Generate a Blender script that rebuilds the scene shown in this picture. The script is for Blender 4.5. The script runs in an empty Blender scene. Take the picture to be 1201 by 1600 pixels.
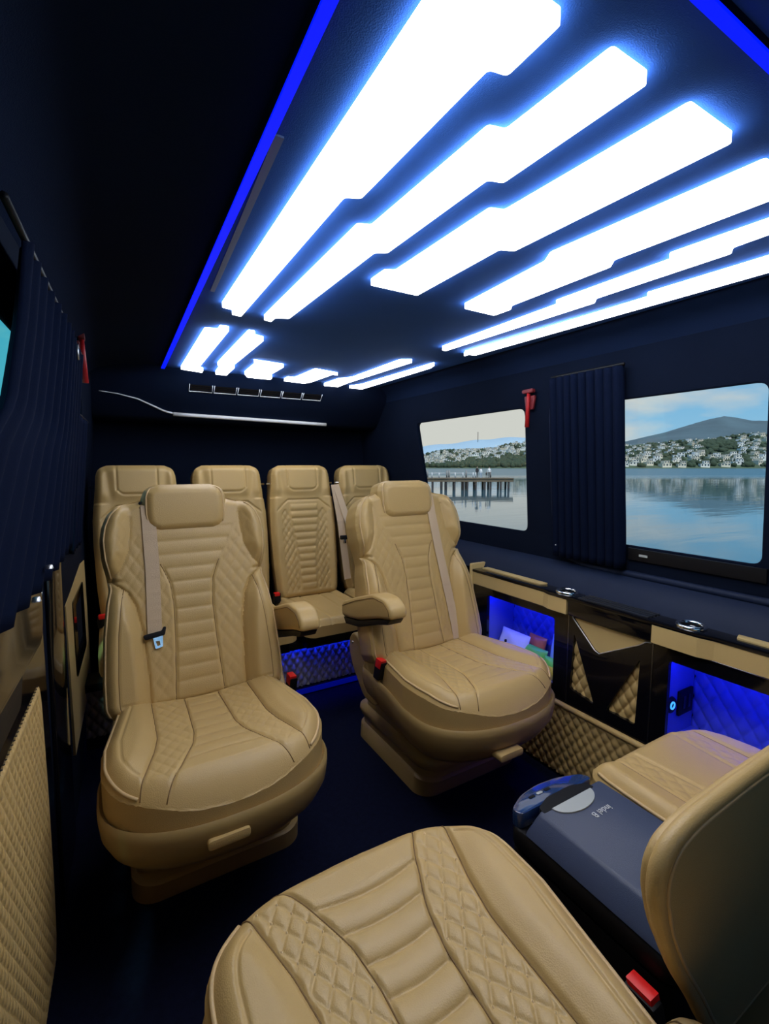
import bpy, bmesh, math, random
import numpy as np
from mathutils import Vector, Matrix
random.seed(7); RNG = np.random.default_rng(7)
SC = bpy.context.scene; COL = SC.collection
PI = math.pi
# ------------------------------------------------------------------ camera
YAW, PITCH = math.radians(30.4), math.radians(5.7)
cd = bpy.data.cameras.new('camera'); cam = bpy.data.objects.new('camera', cd); COL.objects.link(cam)
cam.location = (0, 0, 1.25); cam.rotation_euler = (PI/2-PITCH, 0, -YAW)
cd.sensor_fit = 'HORIZONTAL'; cd.sensor_width = 36; cd.lens = 733/1201*36; cd.clip_start = .02; cd.clip_end = 20000
SC.camera = cam
# ------------------------------------------------------------------ world, sun, exposure
def build_world():
    w = bpy.data.worlds.new('sky'); SC.world = w; w.use_nodes = True
    nt = w.node_tree; nt.nodes.clear(); N = nt.nodes.new; L = nt.links.new
    out = N('ShaderNodeOutputWorld'); bg = N('ShaderNodeBackground'); L(bg.outputs[0], out.inputs[0])
    tc = N('ShaderNodeTexCoord'); sep = N('ShaderNodeSeparateXYZ'); L(tc.outputs['Generated'], sep.inputs[0])
    ramp = N('ShaderNodeValToRGB'); L(sep.outputs[2], ramp.inputs[0])
    e = ramp.color_ramp.elements; e[0].position = 0; e[0].color = (.36, .62, .80, 1); e[1].position = .5; e[1].color = (.12, .34, .68, 1)
    m = e.new(.12) if hasattr(e, 'new') else None
    m.color = (.22, .52, .78, 1)
    mp = N('ShaderNodeMapping'); mp.inputs['Scale'].default_value = (1, 1, 3.2); L(tc.outputs['Generated'], mp.inputs[0])
    nz = N('ShaderNodeTexNoise'); nz.inputs['Scale'].default_value = 3.1; nz.inputs['Detail'].default_value = 7; nz.inputs['Roughness'].default_value = .52; L(mp.outputs[0], nz.inputs[0])
    # one bank of cloud over the far end of the bay
    dot = N('ShaderNodeVectorMath'); dot.operation = 'DOT_PRODUCT'; L(tc.outputs['Generated'], dot.inputs[0])
    dot.inputs[1].default_value = (math.sin(math.radians(36)), math.cos(math.radians(36)), .12)
    mr = N('ShaderNodeMapRange'); L(dot.outputs['Value'], mr.inputs[0]); mr.inputs[1].default_value = .80; mr.inputs[2].default_value = .99; mr.inputs[3].default_value = 0; mr.inputs[4].default_value = .34
    add = N('ShaderNodeMath'); add.operation = 'ADD'; L(nz.outputs[0], add.inputs[0]); L(mr.outputs[0], add.inputs[1])
    cr = N('ShaderNodeValToRGB'); L(add.outputs[0], cr.inputs[0]); cr.color_ramp.elements[0].position = .56; cr.color_ramp.elements[1].position = .74
    mx = N('ShaderNodeMixRGB'); L(cr.outputs[0], mx.inputs[0]); L(ramp.outputs[0], mx.inputs[1]); mx.inputs[2].default_value = (.72, .71, .64, 1)
    L(mx.outputs[0], bg.inputs[0]); bg.inputs[1].default_value = 1.0
build_world()
sd = bpy.data.lights.new('sun', 'SUN'); sd.energy = 4.2; sd.angle = .06; sd.color = (1, .95, .85)
so = bpy.data.objects.new('sun', sd); COL.objects.link(so); so.rotation_euler = Vector((.10, .52, -.85)).to_track_quat('-Z', 'Y').to_euler()
vs = SC.view_settings; vs.view_transform = 'Standard'; vs.look = 'None'; vs.gamma = 1; vs.use_curve_mapping = False; vs.exposure = 0.0
LIGHT = 7.0      # ceiling panel radiance
# ------------------------------------------------------------------ materials
MATS = {}
def mat(name, col, rough=.5, metal=0, bump=0, bscale=300, var=0, vscale=8, coat=0, spec=.5, emit=None, es=0, sheen=0):
    if name in MATS: return MATS[name]
    m = bpy.data.materials.new(name); MATS[name] = m; m.use_nodes = True
    nt = m.node_tree; b = nt.nodes['Principled BSDF']; N = nt.nodes.new; L = nt.links.new
    b.inputs['Base Color'].default_value = (*col, 1); b.inputs['Roughness'].default_value = rough; b.inputs['Metallic'].default_value = metal
    b.inputs['Coat Weight'].default_value = coat; b.inputs['Specular IOR Level'].default_value = spec; b.inputs['Sheen Weight'].default_value = sheen
    tc = N('ShaderNodeTexCoord')
    if var:
        nz = N('ShaderNodeTexNoise'); nz.inputs['Scale'].default_value = vscale; nz.inputs['Detail'].default_value = 5; L(tc.outputs['Object'], nz.inputs[0])
        mx = N('ShaderNodeMixRGB'); L(nz.outputs[0], mx.inputs[0])
        mx.inputs[1].default_value = (*[c*(1-var) for c in col], 1); mx.inputs[2].default_value = (*[min(1, c*(1+var)) for c in col], 1)
        L(mx.outputs[0], b.inputs['Base Color'])
    if bump:
        v = N('ShaderNodeTexVoronoi'); v.inputs['Scale'].default_value = bscale; L(tc.outputs['Object'], v.inputs[0])
        bp = N('ShaderNodeBump'); bp.inputs['Strength'].default_value = bump; bp.inputs['Distance'].default_value = .001; L(v.outputs[0], bp.inputs['Height']); L(bp.outputs[0], b.inputs['Normal'])
    if emit:
        b.inputs['Emission Color'].default_value = (*emit, 1); b.inputs['Emission Strength'].default_value = es
    return m
TAN = mat('tan_leather', (.535, .36, .138), .42, bump=.25, bscale=420, var=.07, vscale=5)
PIPE = mat('tan_piping', (.58, .40, .19), .45)
SEAM = mat('seam_thread', (.20, .115, .04), .7)
TANP = mat('tan_plastic', (.38, .255, .095), .42, bump=.1, bscale=900)
BELT = mat('belt_webbing', (.58, .43, .28), .7, bump=.4, bscale=700)
CREAM = mat('cream_lacquer', (.58, .42, .18), .35, var=.04)
NAVY = mat('navy_headliner', (.008, .015, .042), .95, bump=.3, bscale=500, var=.2, vscale=3, spec=.05)
WALLM = mat('navy_wall_trim', (.004, .007, .018), .9, bump=.2, bscale=500, var=.2, vscale=4, spec=.06)
SILLM = mat('dark_blue_plastic', (.007, .014, .040), .6, spec=.2)
CARPET = mat('navy_carpet', (.006, .008, .024), .97, bump=1, bscale=900, var=.4, vscale=60, spec=.05)
CURT = mat('curtain_cloth', (.003, .006, .020), .9, bump=.2, bscale=900, spec=.05)
GLOSS = mat('black_gloss', (.003, .003, .005), .10, coat=.15, spec=.4)
BLACK = mat('black_plastic', (.005, .005, .007), .5, spec=.25)
CHROME = mat('chrome', (.8, .8, .82), .12, metal=1)
ALU = mat('brushed_metal', (.62, .62, .64), .38, metal=1)
RED = mat('red_plastic', (.80, .012, .01), .4)
RED2 = mat('deep_red_plastic', (.42, .004, .008), .5)
BOXLID = mat('blue_black_plastic', (.035, .05, .105), .42, bump=.25, bscale=900)
GREY = mat('grey_plastic', (.42, .45, .45), .4)
PRINT = mat('white_print', (.6, .62, .65), .5)
LAMP = mat('white_light_diffuser', (.9, .9, .9), .5, emit=(1.0, .985, .95), es=LIGHT)
RIM = mat('added_edge_glow', (.8, .8, .8), .5, emit=(.55, .78, 1.0), es=14)  # added glowing rim that throws blue onto the ceiling round each light
BLUEGLOW = mat('blue_glow_colour', (.042, .115, .40), .95, bump=.3, bscale=500, var=.12, vscale=3, spec=.05)  # blue glow around the lights put into the ceiling colour
SILV = mat('silver_paint', (.72, .72, .75), .35)
BLED = mat('blue_led', (.0, .0, .2), .5, emit=(.0, .006, 1.0), es=1.6)
BLEDS = mat('blue_led_bright', (.0, .0, .2), .5, emit=(.0, .02, 1.0), es=48)
SOCK = mat('blue_indicator', (.0, .1, .4), .5, emit=(.05, .35, 1.0), es=1.5)
def glass_mat(name, tint, refl=.07):
    m = bpy.data.materials.new(name); m.use_nodes = True; nt = m.node_tree; nt.nodes.clear(); N = nt.nodes.new; L = nt.links.new
    o = N('ShaderNodeOutputMaterial'); mx = N('ShaderNodeMixShader'); t = N('ShaderNodeBsdfTransparent'); g = N('ShaderNodeBsdfGlossy')
    t.inputs[0].default_value = (*tint, 1); g.inputs['Roughness'].default_value = .02; mx.inputs[0].default_value = refl
    L(t.outputs[0], mx.inputs[1]); L(g.outputs[0], mx.inputs[2]); L(mx.outputs[0], o.inputs[0]); return m
GLASS = glass_mat('window_glass', (.95, .97, .98), .03)
GLASSL = glass_mat('green_tinted_glass', (.55, .93, .85), .03)
# ------------------------------------------------------------------ helpers
def tag(o, label=None, cat=None, group=None, kind=None):
    for k, v in (('label', label), ('category', cat), ('group', group), ('kind', kind)):
        if v: o[k] = v
    return o
def link(name, me, m, parent=None):
    o = bpy.data.objects.new(name, me); COL.objects.link(o)
    ms = m if isinstance(m, (list, tuple)) else [m]
    if len(me.materials) == 0:
        for k in ms: me.materials.append(k)
    if parent is not None: o.parent = parent
    return o
def mesh(name, V, F, m, parent=None, smooth=False, mi=None):
    me = bpy.data.meshes.new(name); me.from_pydata([tuple(map(float, v)) for v in V], [], [tuple(map(int, f)) for f in F]); me.validate(); me.update()
    if smooth: me.polygons.foreach_set('use_smooth', [True]*len(me.polygons))
    o = link(name, me, m, parent)
    if mi is not None and len(mi) == len(me.polygons): me.polygons.foreach_set('material_index', mi)
    return o
def bmobj(name, bm, m, parent=None, smooth=False, angle=None):
    bmesh.ops.recalc_face_normals(bm, faces=bm.faces)
    me = bpy.data.meshes.new(name); bm.to_mesh(me); bm.free()
    if smooth: me.polygons.foreach_set('use_smooth', [True]*len(me.polygons))
    if angle: 
        me.polygons.foreach_set('use_smooth', [True]*len(me.polygons)); me.set_sharp_from_angle(angle=angle)
    return link(name, me, m, parent)
def empty(name, loc=(0, 0, 0), rz=0):
    o = bpy.data.objects.new(name, None); COL.objects.link(o); o.location = loc; o.rotation_euler = (0, 0, rz); o.empty_display_size = .1
    return o
def thing(name, label, cat, group=None, loc=(0, 0, 0), rz=0):
    return tag(empty(name, loc, rz), label, cat, group)
def copy_tree(o, parent=None):
    c = o.copy(); COL.objects.link(c); c.parent = parent
    for ch in list(o.children): copy_tree(ch, c)
    return c
def box(name, lo, hi, m, parent=None, bev=.004, seg=2):
    bm = bmesh.new(); bmesh.ops.create_cube(bm, size=1)
    lo, hi = Vector(lo), Vector(hi)
    for v in bm.verts: v.co = Vector([(lo[i]+hi[i])/2 + v.co[i]*(hi[i]-lo[i]) for i in range(3)])
    if bev: bmesh.ops.bevel(bm, geom=list(bm.edges), offset=bev, segments=seg, profile=.5, affect='EDGES')
    return bmobj(name, bm, m, parent, angle=.6)
def round_poly(P, r, seg=4):
    out = []; n = len(P)
    for i in range(n):
        a, b, c = (Vector(P[(i+k-1) % n]) for k in range(3))
        u, w = (a-b), (c-b); lu, lw_ = u.length, w.length
        if lu < 1e-6 or lw_ < 1e-6: continue
        t = min(r, lu*.45, lw_*.45); p0, p2 = b+u/lu*t, b+w/lw_*t
        for k in range(seg+1):
            s = k/seg; out.append(tuple((1-s)**2*p0 + 2*s*(1-s)*b + s*s*p2))
    return out
def prism(name, P, fmap, h0, h1, m, parent=None, bev=0, seg=2, smooth=True):
    """extrude polygon P (u,v) between heights h0 and h1; fmap(u,v,h)->xyz"""
    bm = bmesh.new()
    A = [bm.verts.new(fmap(u, v, h0)) for u, v in P]; B = [bm.verts.new(fmap(u, v, h1)) for u, v in P]
    n = len(P); fa = bm.faces.new(A[::-1]); fb = bm.faces.new(B)
    for i in range(n): bm.faces.new((A[i], A[(i+1) % n], B[(i+1) % n], B[i]))
    bmesh.ops.recalc_face_normals(bm, faces=bm.faces)
    if bev: bmesh.ops.bevel(bm, geom=[e for f in (fa, fb) for e in f.edges], offset=bev, segments=seg, profile=.6, affect='EDGES')
    return bmobj(name, bm, m, parent, angle=.7 if smooth else None)
def plate(name, outer, holes, fmap, h0, h1, m, parent=None):
    """plate with holes"""
    bm = bmesh.new(); E = []; loops = [outer]+holes; VV = []
    for lp in loops:
        vs_ = [bm.verts.new((u, v, 0)) for u, v in lp]; VV.append(vs_)
        for i in range(len(vs_)): E.append(bm.edges.new((vs_[i], vs_[(i+1) % len(vs_)])))
    bmesh.ops.triangle_fill(bm, edges=E, use_beauty=True, use_dissolve=False)
    F = list(bm.faces); idx = {v: i for i, v in enumerate(bm.verts)}; pts = [v.co.copy() for v in bm.verts]
    tris = [[idx[v] for v in f.verts] for f in F]; LP = [[idx[v] for v in l] for l in VV]; bm.free()
    n = len(pts); V = [fmap(p[0], p[1], h0) for p in pts]+[fmap(p[0], p[1], h1) for p in pts]
    FF = [t for t in tris]+[[i+n for i in t[::-1]] for t in tris]
    for l in LP:
        for i in range(len(l)): a, b = l[i], l[(i+1) % len(l)]; FF.append([a, b, b+n, a+n])
    bm = bmesh.new(); vv = [bm.verts.new(v) for v in V]
    for f in FF: bm.faces.new([vv[i] for i in f])
    return bmobj(name, bm, m, parent)
def tube_geo(P, r, n=6, closed=False):
    P = [Vector(p) for p in P]; k = len(P); V = []; F = []
    up = Vector((.31, .17, .93)).normalized()
    for i in range(k):
        a = P[(i-1) % k] if (closed or i) else P[0]; b = P[(i+1) % k] if (closed or i < k-1) else P[-1]
        t = (b-a).normalized(); s = t.cross(up)
        if s.length < 1e-4: s = t.cross(Vector((1, 0, 0)))
        s.normalize(); q = s.cross(t); rr = r[i] if hasattr(r, '__len__') else r
        for j in range(n): an = 2*PI*j/n; V.append(P[i]+(s*math.cos(an)+q*math.sin(an))*rr)
    for i in range(k if closed else k-1):
        for j in range(n): a = i*n+j; b = i*n+(j+1) % n; c = ((i+1) % k)*n+(j+1) % n; d = ((i+1) % k)*n+j; F.append((a, b, c, d))
    if not closed: F.append(tuple(range(n-1, -1, -1))); F.append(tuple(range((k-1)*n, k*n)))
    return V, F
def tube(name, P, r, m, parent=None, n=6, closed=False):
    V, F = tube_geo(P, r, n, closed); return mesh(name, V, F, m, parent, smooth=True)
def lathe(name, prof, m, parent=None, n=24, loc=(0, 0, 0)):
    V = []; F = []; k = len(prof)
    for j in range(n):
        a = 2*PI*j/n
        for r, z in prof: V.append((loc[0]+r*math.cos(a), loc[1]+r*math.sin(a), loc[2]+z))
    for j in range(n):
        for i in range(k-1): F.append((j*k+i, ((j+1) % n)*k+i, ((j+1) % n)*k+i+1, j*k+i+1))
    return mesh(name, V, F, m, parent, smooth=True)
def ring_rr(hw, y0, y1, r, z, n=10):
    """rounded rectangle ring, symmetric in x"""
    out = []; r = min(r, hw, (y1-y0)/2)
    for cx, cy, a0 in ((hw-r, y0+r, -PI/2), (hw-r, y1-min(r, .06), 0), (-hw+r, y1-min(r, .06), PI/2), (-hw+r, y0+r, PI)):
        rr = r if cy < (y0+y1)/2 else min(r, .06)
        cxx = math.copysign(hw-rr, cx) if cx else 0
        for k in range(n+1): a = a0+PI/2*k/n; out.append((cxx+rr*math.cos(a), cy+rr*math.sin(a), z))
    return out
def loft(name, rings, m, parent=None, angle=.9, caps=True):
    V = [p for r in rings for p in r]; n = len(rings[0]); bm = bmesh.new(); vv = [bm.verts.new(v) for v in V]
    for i in range(len(rings)-1):
        for j in range(n):
            try: bm.faces.new((vv[i*n+j], vv[i*n+(j+1) % n], vv[(i+1)*n+(j+1) % n], vv[(i+1)*n+j]))
            except ValueError: pass
    if caps: bm.faces.new(vv[:n][::-1]); bm.faces.new(vv[-n:])
    bmesh.ops.remove_doubles(bm, verts=bm.verts, dist=1e-5)
    return bmobj(name, bm, m, parent, angle=angle)
def groove(d, w): return np.exp(-(d/w)**2)
def sstep(x, a, b):
    t = np.clip((x-a)/(b-a), 0, 1); return t*t*(3-2*t)
def quilt(x, v, a, b, w=.09):
    p = x/a+v/b; q = x/a-v/b
    fp = np.abs(p-np.round(p)); fq = np.abs(q-np.round(q))
    pil = np.sqrt(np.clip(np.abs(np.sin(PI*p)*np.sin(PI*q)), 0, 1))
    return pil-1-.35*(groove(fp, w)+groove(fq, w))
class Pad:
    """soft upholstered pad: a height field over an outline L(v)..R(v), closed with sides and a back"""
    def __init__(s, v0, v1, W, hf, back, fmap, nx=90, nv=110, redge=.03, Wl=None, tap=.0, dens=.14):
        s.fm = fmap; s.hf = hf; s.re = redge
        t = np.linspace(0, 1, nv); t = .5-.5*np.cos(PI*t)*(1) if False else t
        vs_ = v0+(v1-v0)*(t*(1-dens)+dens*(.5-.5*np.cos(PI*t)))
        s.W = W; Wl = Wl or W; s.Wl = Wl
        R = np.array([W(v) for v in vs_]); Lf = -np.array([Wl(v) for v in vs_])
        q = np.linspace(-1, 1, nx); q = q*.9+.1*np.sin(q*PI/2)
        X = (Lf[:, None]+R[:, None])/2+(R-Lf)[:, None]/2*q[None, :]; VV = np.repeat(vs_[:, None], nx, 1)
        vd = np.concatenate([v0+(v1-v0)*np.linspace(0, 1, 160)**3, np.linspace(v0+.02*(v1-v0), v1, 200)]); rr = np.array([W(v) for v in vd]); ll = -np.array([Wl(v) for v in vd])
        ol = np.concatenate([np.stack([rr, vd], 1), np.stack([ll, vd], 1), np.stack([np.linspace(ll[0], rr[0], 60), np.full(60, v0)], 1), np.stack([np.linspace(ll[-1], rr[-1], 60), np.full(60, v1)], 1)])
        s.ol = ol
        H = s.height(X, VV)
        s.X, s.V, s.H, s.nx, s.nv, s.back, s.tap = X, VV, H, nx, nv, back, tap
    def dist(s, X, V):
        P = np.stack([np.ravel(X), np.ravel(V)], 1); d = np.empty(len(P))
        for i in range(0, len(P), 4000): d[i:i+4000] = np.sqrt(((P[i:i+4000, None, :]-s.ol[None])**2).sum(2)).min(1)
        return d.reshape(np.shape(X))
    def height(s, X, V):
        d = s.dist(X, V); re = s.re(X, V) if callable(s.re) else s.re; e = np.clip(d/re, 0, 1)
        return s.hf(X, V, d)+re*(np.sin(PI/2*e)**.85-1)
    def build(s, parts, shell, parent, shellmat):
        """parts: list of (name, material, mask(x,v)); the rest of the closed body is the shell"""
        nx, nv = s.nx, s.nv; P = [s.fm(x, v, h) for x, v, h in zip(s.X.ravel(), s.V.ravel(), s.H.ravel())]
        I = np.arange(nx*nv).reshape(nv, nx)
        Q = np.stack([I[:-1, :-1], I[:-1, 1:], I[1:, 1:], I[1:, :-1]], 2).reshape(-1, 4)
        cx = (s.X[:-1, :-1]+s.X[1:, 1:]).ravel()/2; cv = (s.V[:-1, :-1]+s.V[1:, 1:]).ravel()/2
        left = np.ones(len(Q), bool); res = []
        for name, m, fn in parts:
            k = left & fn(cx, cv); left &= ~k
            if k.any(): res.append(s._sub(name, P, Q[k], m, parent))
        # shell: sides and back
        per = list(I[0, :])+list(I[1:, -1])+list(I[-1, :-1][::-1])+list(I[1:-1, 0][::-1])
        n = len(per); V = [P[i] for i in per]; xs = s.X.ravel(); vv = s.V.ravel()
        k1 = 1-s.tap; vm = (s.V.min()+s.V.max())/2
        V += [s.fm(xs[i], vv[i], s.back*.8) for i in per]+[s.fm(xs[i]*k1, vm+(vv[i]-vm)*k1, s.back) for i in per]
        F = [(j, j+n, (j+1) % n+n, (j+1) % n) for j in range(n)]+[(j+n, j+2*n, (j+1) % n+2*n, (j+1) % n+n) for j in range(n)]
        bm = bmesh.new(); q = [bm.verts.new(p) for p in V]
        for f in F:
            try: bm.faces.new([q[i] for i in f])
            except ValueError: pass
        try: bm.faces.new(q[2*n:])
        except ValueError: pass
        bmesh.ops.recalc_face_normals(bm, faces=bm.faces)
        res.append(bmobj(shell, bm, shellmat, parent, angle=1.2)); return res
    def _sub(s, name, P, Q, m, parent):
        u, inv = np.unique(Q, return_inverse=True); inv = inv.reshape(-1, 4)
        return mesh(name, [P[i] for i in u], inv, m, parent, smooth=True)
    def line(s, name, pts, r, m, parent, lift=0., n=6, closed=False, dens=1):
        x = np.array([p[0] for p in pts], float); v = np.array([p[1] for p in pts], float)
        h = s.height(x, v)+lift; return tube(name, [s.fm(a, b, c) for a, b, c in zip(x, v, h)], r, m, parent, n, closed)
def smooth_fn(vs_, ws, v0=None, v1=None, sig=.012):
    g = np.linspace(vs_[0], vs_[-1], 400); w = np.interp(g, vs_, ws); k = max(1, int(sig/(g[1]-g[0])))
    ker = np.hanning(2*k+3); ker /= ker.sum(); wp = np.pad(w, k+1, mode='edge'); ws2 = np.convolve(wp, ker, 'valid')
    return lambda v: np.interp(v, g, ws2)
def lerp_pts(pts, n):
    P = np.array(pts, float); d = np.concatenate([[0], np.cumsum(np.linalg.norm(np.diff(P, axis=0), axis=1))])
    t = np.linspace(0, d[-1], n); return np.stack([np.interp(t, d, P[:, i]) for i in range(P.shape[1])], 1)
# ------------------------------------------------------------------ shell of the van
def struct(o): o['kind'] = 'structure'; return o
def LX(y, z): return -.24+.042*y+.075*min(max((z-.9)/.75, 0), 1.2)
def RX(y, z): return 1.67-.06*min(max((z-.9)/.7, 0), 1.2)
fl = struct(box('floor', (-.45, -.8, -.06), (1.95, 3.2, 0), CARPET, bev=0))
prof = [(-.15, 1.62), (-.085, 1.67), (-.02, 1.715), (.08, 1.738), (.2, 1.745), (1.46, 1.745), (1.53, 1.735), (1.585, 1.70), (1.62, 1.63), (1.67, 1.61)]
up = [(x+(.05 if x > 1.5 else -.05 if x < 0 else 0), z+.06) for x, z in prof]
PR = prof+up[::-1]
prism('ceiling', PR, lambda u, v, h: (u, h, v), -.8, 3.2, NAVY); struct(bpy.data.objects['ceiling'])
prism('added_glow_panel', [(.20, -.7), (1.49, -.7), (1.49, 2.62), (.255, 2.62)], lambda u, v, h: (u, v, h), 1.735, 1.747, BLUEGLOW, bpy.data.objects['ceiling'], bev=.002)  # added panel, bluer than the headliner to carry the glow between lights
def rrect(y0, y1, z0, z1, r, seg=5): return round_poly([(y0, z0), (y1, z0), (y1, z1), (y0, z1)], r, seg)
W1 = rrect(.615, 1.335, .948, 1.49, .035); W2 = round_poly([(1.525, .938), (2.30, .938), (2.385, 1.505), (1.52, 1.508)], .04, 5)
fR = lambda y, z, h: (RX(y, z)+h, y, z)
wr = struct(plate('wall_right', [(-.8, .80), (3.15, .80), (3.15, 1.66), (-.8, 1.66)], [W1, W2], fR, 0, .025, WALLM))
struct(box('wall_right_lower', (1.80, -.8, 0), (1.86, 3.15, .86), WALLM, bev=0))
W3 = rrect(.30, 1.62, .98, 1.50, .05); W4 = round_poly([(1.80, 1.0), (2.35, 1.0), (2.38, 1.47), (2.33, 1.525), (1.80, 1.515)], .02, 4)
fL = lambda y, z, h: (LX(y, z)-h, y, z)
struct(plate('wall_left', [(-.8, 0), (3.15, 0), (3.15, .9), (3.15, 1.68), (-.8, 1.68), (-.8, .9)], [W3, W4], fL, 0, .006, WALLM))
struct(box('wall_rear', (-.4, 3.10, 0), (1.95, 3.16, 1.75), WALLM, bev=0))
struct(plate('wall_front', [(-.45, 0), (1.95, 0), (1.95, 1.75), (-.45, 1.75)], [round_poly([(.05, .98), (1.5, .98), (1.45, 1.45), (.10, 1.45)], .05, 3)], lambda u, v, h: (u, -.74-h, v), 0, .06, WALLM))
def window(n, P, f, gl, off, inner):
    root = struct(empty('window_%d' % n))
    prism('pane', P, f, off, off+.004, gl, root, smooth=False)
    Q = np.array(P); c = Q.mean(0)
    ring = [f(p[0], p[1], .006) for p in P]
    tube('gasket', ring, .005, WALLM, root, 8, closed=True)
    return root
window(1, W1, fR, GLASS, .012, 0); window(2, W2, fR, GLASS, .012, 0); window(3, W3, fL, GLASSL, .002, 0); window(4, W4, fL, GLASSL, .002, 0)
window(5, round_poly([(.05, .98), (1.5, .98), (1.45, 1.45), (.10, 1.45)], .05, 3), lambda u, v, h: (u, -.74-h, v), GLASS, .012, 0)
# lower rail of the big window with its small tab, and the moulded recess round curtain and window
t = struct(empty('trim_1'))
b = prism('window_rail', [(.60, .90), (1.03, .90), (1.03, .945), (.60, .945)], fR, -.012, 0, BLACK, t, bev=.003)
prism('rail_tab', [(.955, .918), (.985, .918), (.985, .926), (.955, .926)], fR, -.016, -.011, GREY, t)
path = [(-.7, .845), (.4, .845), (1.22, .845), (1.30, .87), (1.35, .94), (1.365, 1.04), (1.365, 1.45), (1.35, 1.56)]
pp = lerp_pts(path, 50); tube('recess_lip', [fR(a, b_, -.008) for a, b_ in pp], .013, SILLM, t, 8)
# slanted sill between wall and counter
V = []; 
prism('trim_2', [(1.575, .735), (1.675, .735), (1.675, .84), (1.655, .838), (1.60, .79)], lambda u, v, h: (u, h, v), -.75, 2.35, SILLM, bev=.006); struct(bpy.data.objects['trim_2'])
# ------------------------------------------------------------------ ceiling lights
CP = {
 'P1': [(.31, 1.505), (.342, 1.513), (.35, 1.559), (.389, 1.564), (.384, .795), (.411, .783), (.416, .464), (.442, .459), (.443, .369), (.299, .369)],
 'P2': [(.449, 1.562), (.488, 1.571), (.488, 1.524), (.528, 1.508), (.536, .958), (.561, .944), (.567, .629), (.595, .621), (.601, .369), (.515, .369), (.507, .527), (.48, .533), (.471, .855), (.445, .863)],
 'P3': [(.601, 1.127), (.767, 1.128), (.765, .805), (.798, .794), (.813, .368), (.677, .368), (.658, .682), (.629, .69), (.625, 1.014), (.601, 1.024)],
 'P4': [(.925, 1.146), (1.076, 1.15), (1.079, 1.052), (1.056, 1.025), (1.058, .718), (1.030, .69), (1.046, .370), (.898, .37), (.872, .779), (.898, .819)],
 'P5': [(1.171, 1.588), (1.23, 1.60), (1.247, .89), (1.219, .866), (1.225, .542), (1.195, .526), (1.19, .37), (1.121, .37), (1.104, .644), (1.136, .655), (1.133, .986), (1.161, 1.002)],
 'P6': [(1.319, 1.63), (1.335, 1.596), (1.389, 1.597), (1.422, .561), (1.425, .37), (1.315, .37), (1.299, .813), (1.33, .828)],
 'R1': [(.326, 2.554), (.439, 2.59), (.435, 2.464), (.405, 2.429), (.391, 1.696), (.351, 1.698), (.353, 1.74), (.311, 1.754)],
 'R2': [(.492, 2.599), (.563, 2.607), (.555, 2.321), (.537, 2.29), (.534, 1.765), (.496, 1.75), (.483, 1.703), (.448, 1.703), (.459, 2.364), (.48, 2.407)],
 'R3': [(.62, 2.523), (.655, 2.606), (.80, 2.609), (.792, 2.484), (.758, 2.443), (.755, 2.183), (.587, 2.157), (.587, 2.213), (.609, 2.248)],
 'R4': [(.853, 2.612), (1.004, 2.631), (1.024, 2.571), (1.036, 2.299), (1.07, 2.244), (.90, 2.204), (.891, 2.478), (.854, 2.473)],
 'R5': [(1.102, 2.645), (1.225, 2.645), (1.215, 2.486), (1.232, 1.796), (1.151, 1.825), (1.154, 2.312), (1.109, 2.384)],
 'R6': [(1.264, 2.645), (1.39, 2.645), (1.381, 1.855), (1.321, 1.796), (1.301, 2.553)]}
CL = {'P1': 'wide stepped white ceiling light, longest panel nearest the blue strip', 'P2': 'long white ceiling light with double steps, second panel from the blue strip',
 'P3': 'short broad white ceiling light, third long panel from the blue strip', 'P4': 'white ceiling light with notched right edge, fourth long panel from the blue strip',
 'P5': 'slender zigzag white ceiling light, fifth long panel from the blue strip', 'P6': 'slender white ceiling light, long panel nearest the right-hand windows',
 'R1': 'white ceiling light at the rear, leftmost of the six above the air vents', 'R2': 'notched white ceiling light at the rear, second from left above the vents',
 'R3': 'small blocky white ceiling light at the rear, third from left above the vents', 'R4': 'small flat white ceiling light at the rear, fourth from left',
 'R5': 'narrow stepped white ceiling light at the rear, fifth from left', 'R6': 'thin straight white ceiling light at the rear, rightmost of its row'}
fC = lambda u, v, h: (u, v, 1.72-h)
for k, P in CP.items():
    t = thing('ceiling_light', CL[k], 'ceiling light', 'stepped white ceiling light panels')
    n = len(P); ar = sum(P[i][0]*P[(i+1) % n][1]-P[(i+1) % n][0]*P[i][1] for i in range(n)); sg = 1 if ar > 0 else -1; Q = []
    for i in range(n):
        a, b, c = (Vector(P[(i+q-1) % n]) for q in range(3)); kx = ky = 0
        for e0, e1 in ((a, b), (b, c)):
            u = (e1-e0).normalized(); nx, ny = u.y*sg, -u.x*sg          # outward normal
            if nx < -.5: kx = 1
            if ny < -.5: ky = 1
        Q.append((b.x*(1+.028*kx), b.y*(1+.028*ky)))
    Pr = round_poly(Q, .006, 3)
    prism('diffuser', Pr, fC, -.004, .0, LAMP, t, smooth=False)
    bm = bmesh.new(); n = len(Pr)
    A = [bm.verts.new(fC(u, v, -.0152)) for u, v in Pr]; B = [bm.verts.new(fC(u, v, -.004)) for u, v in Pr]
    for i in range(n): bm.faces.new((A[i], A[(i+1) % n], B[(i+1) % n], B[i]))
    bmobj('added_glow_rim', bm, RIM, t)  # added emitter, brightens the gaps between diffusers
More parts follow.
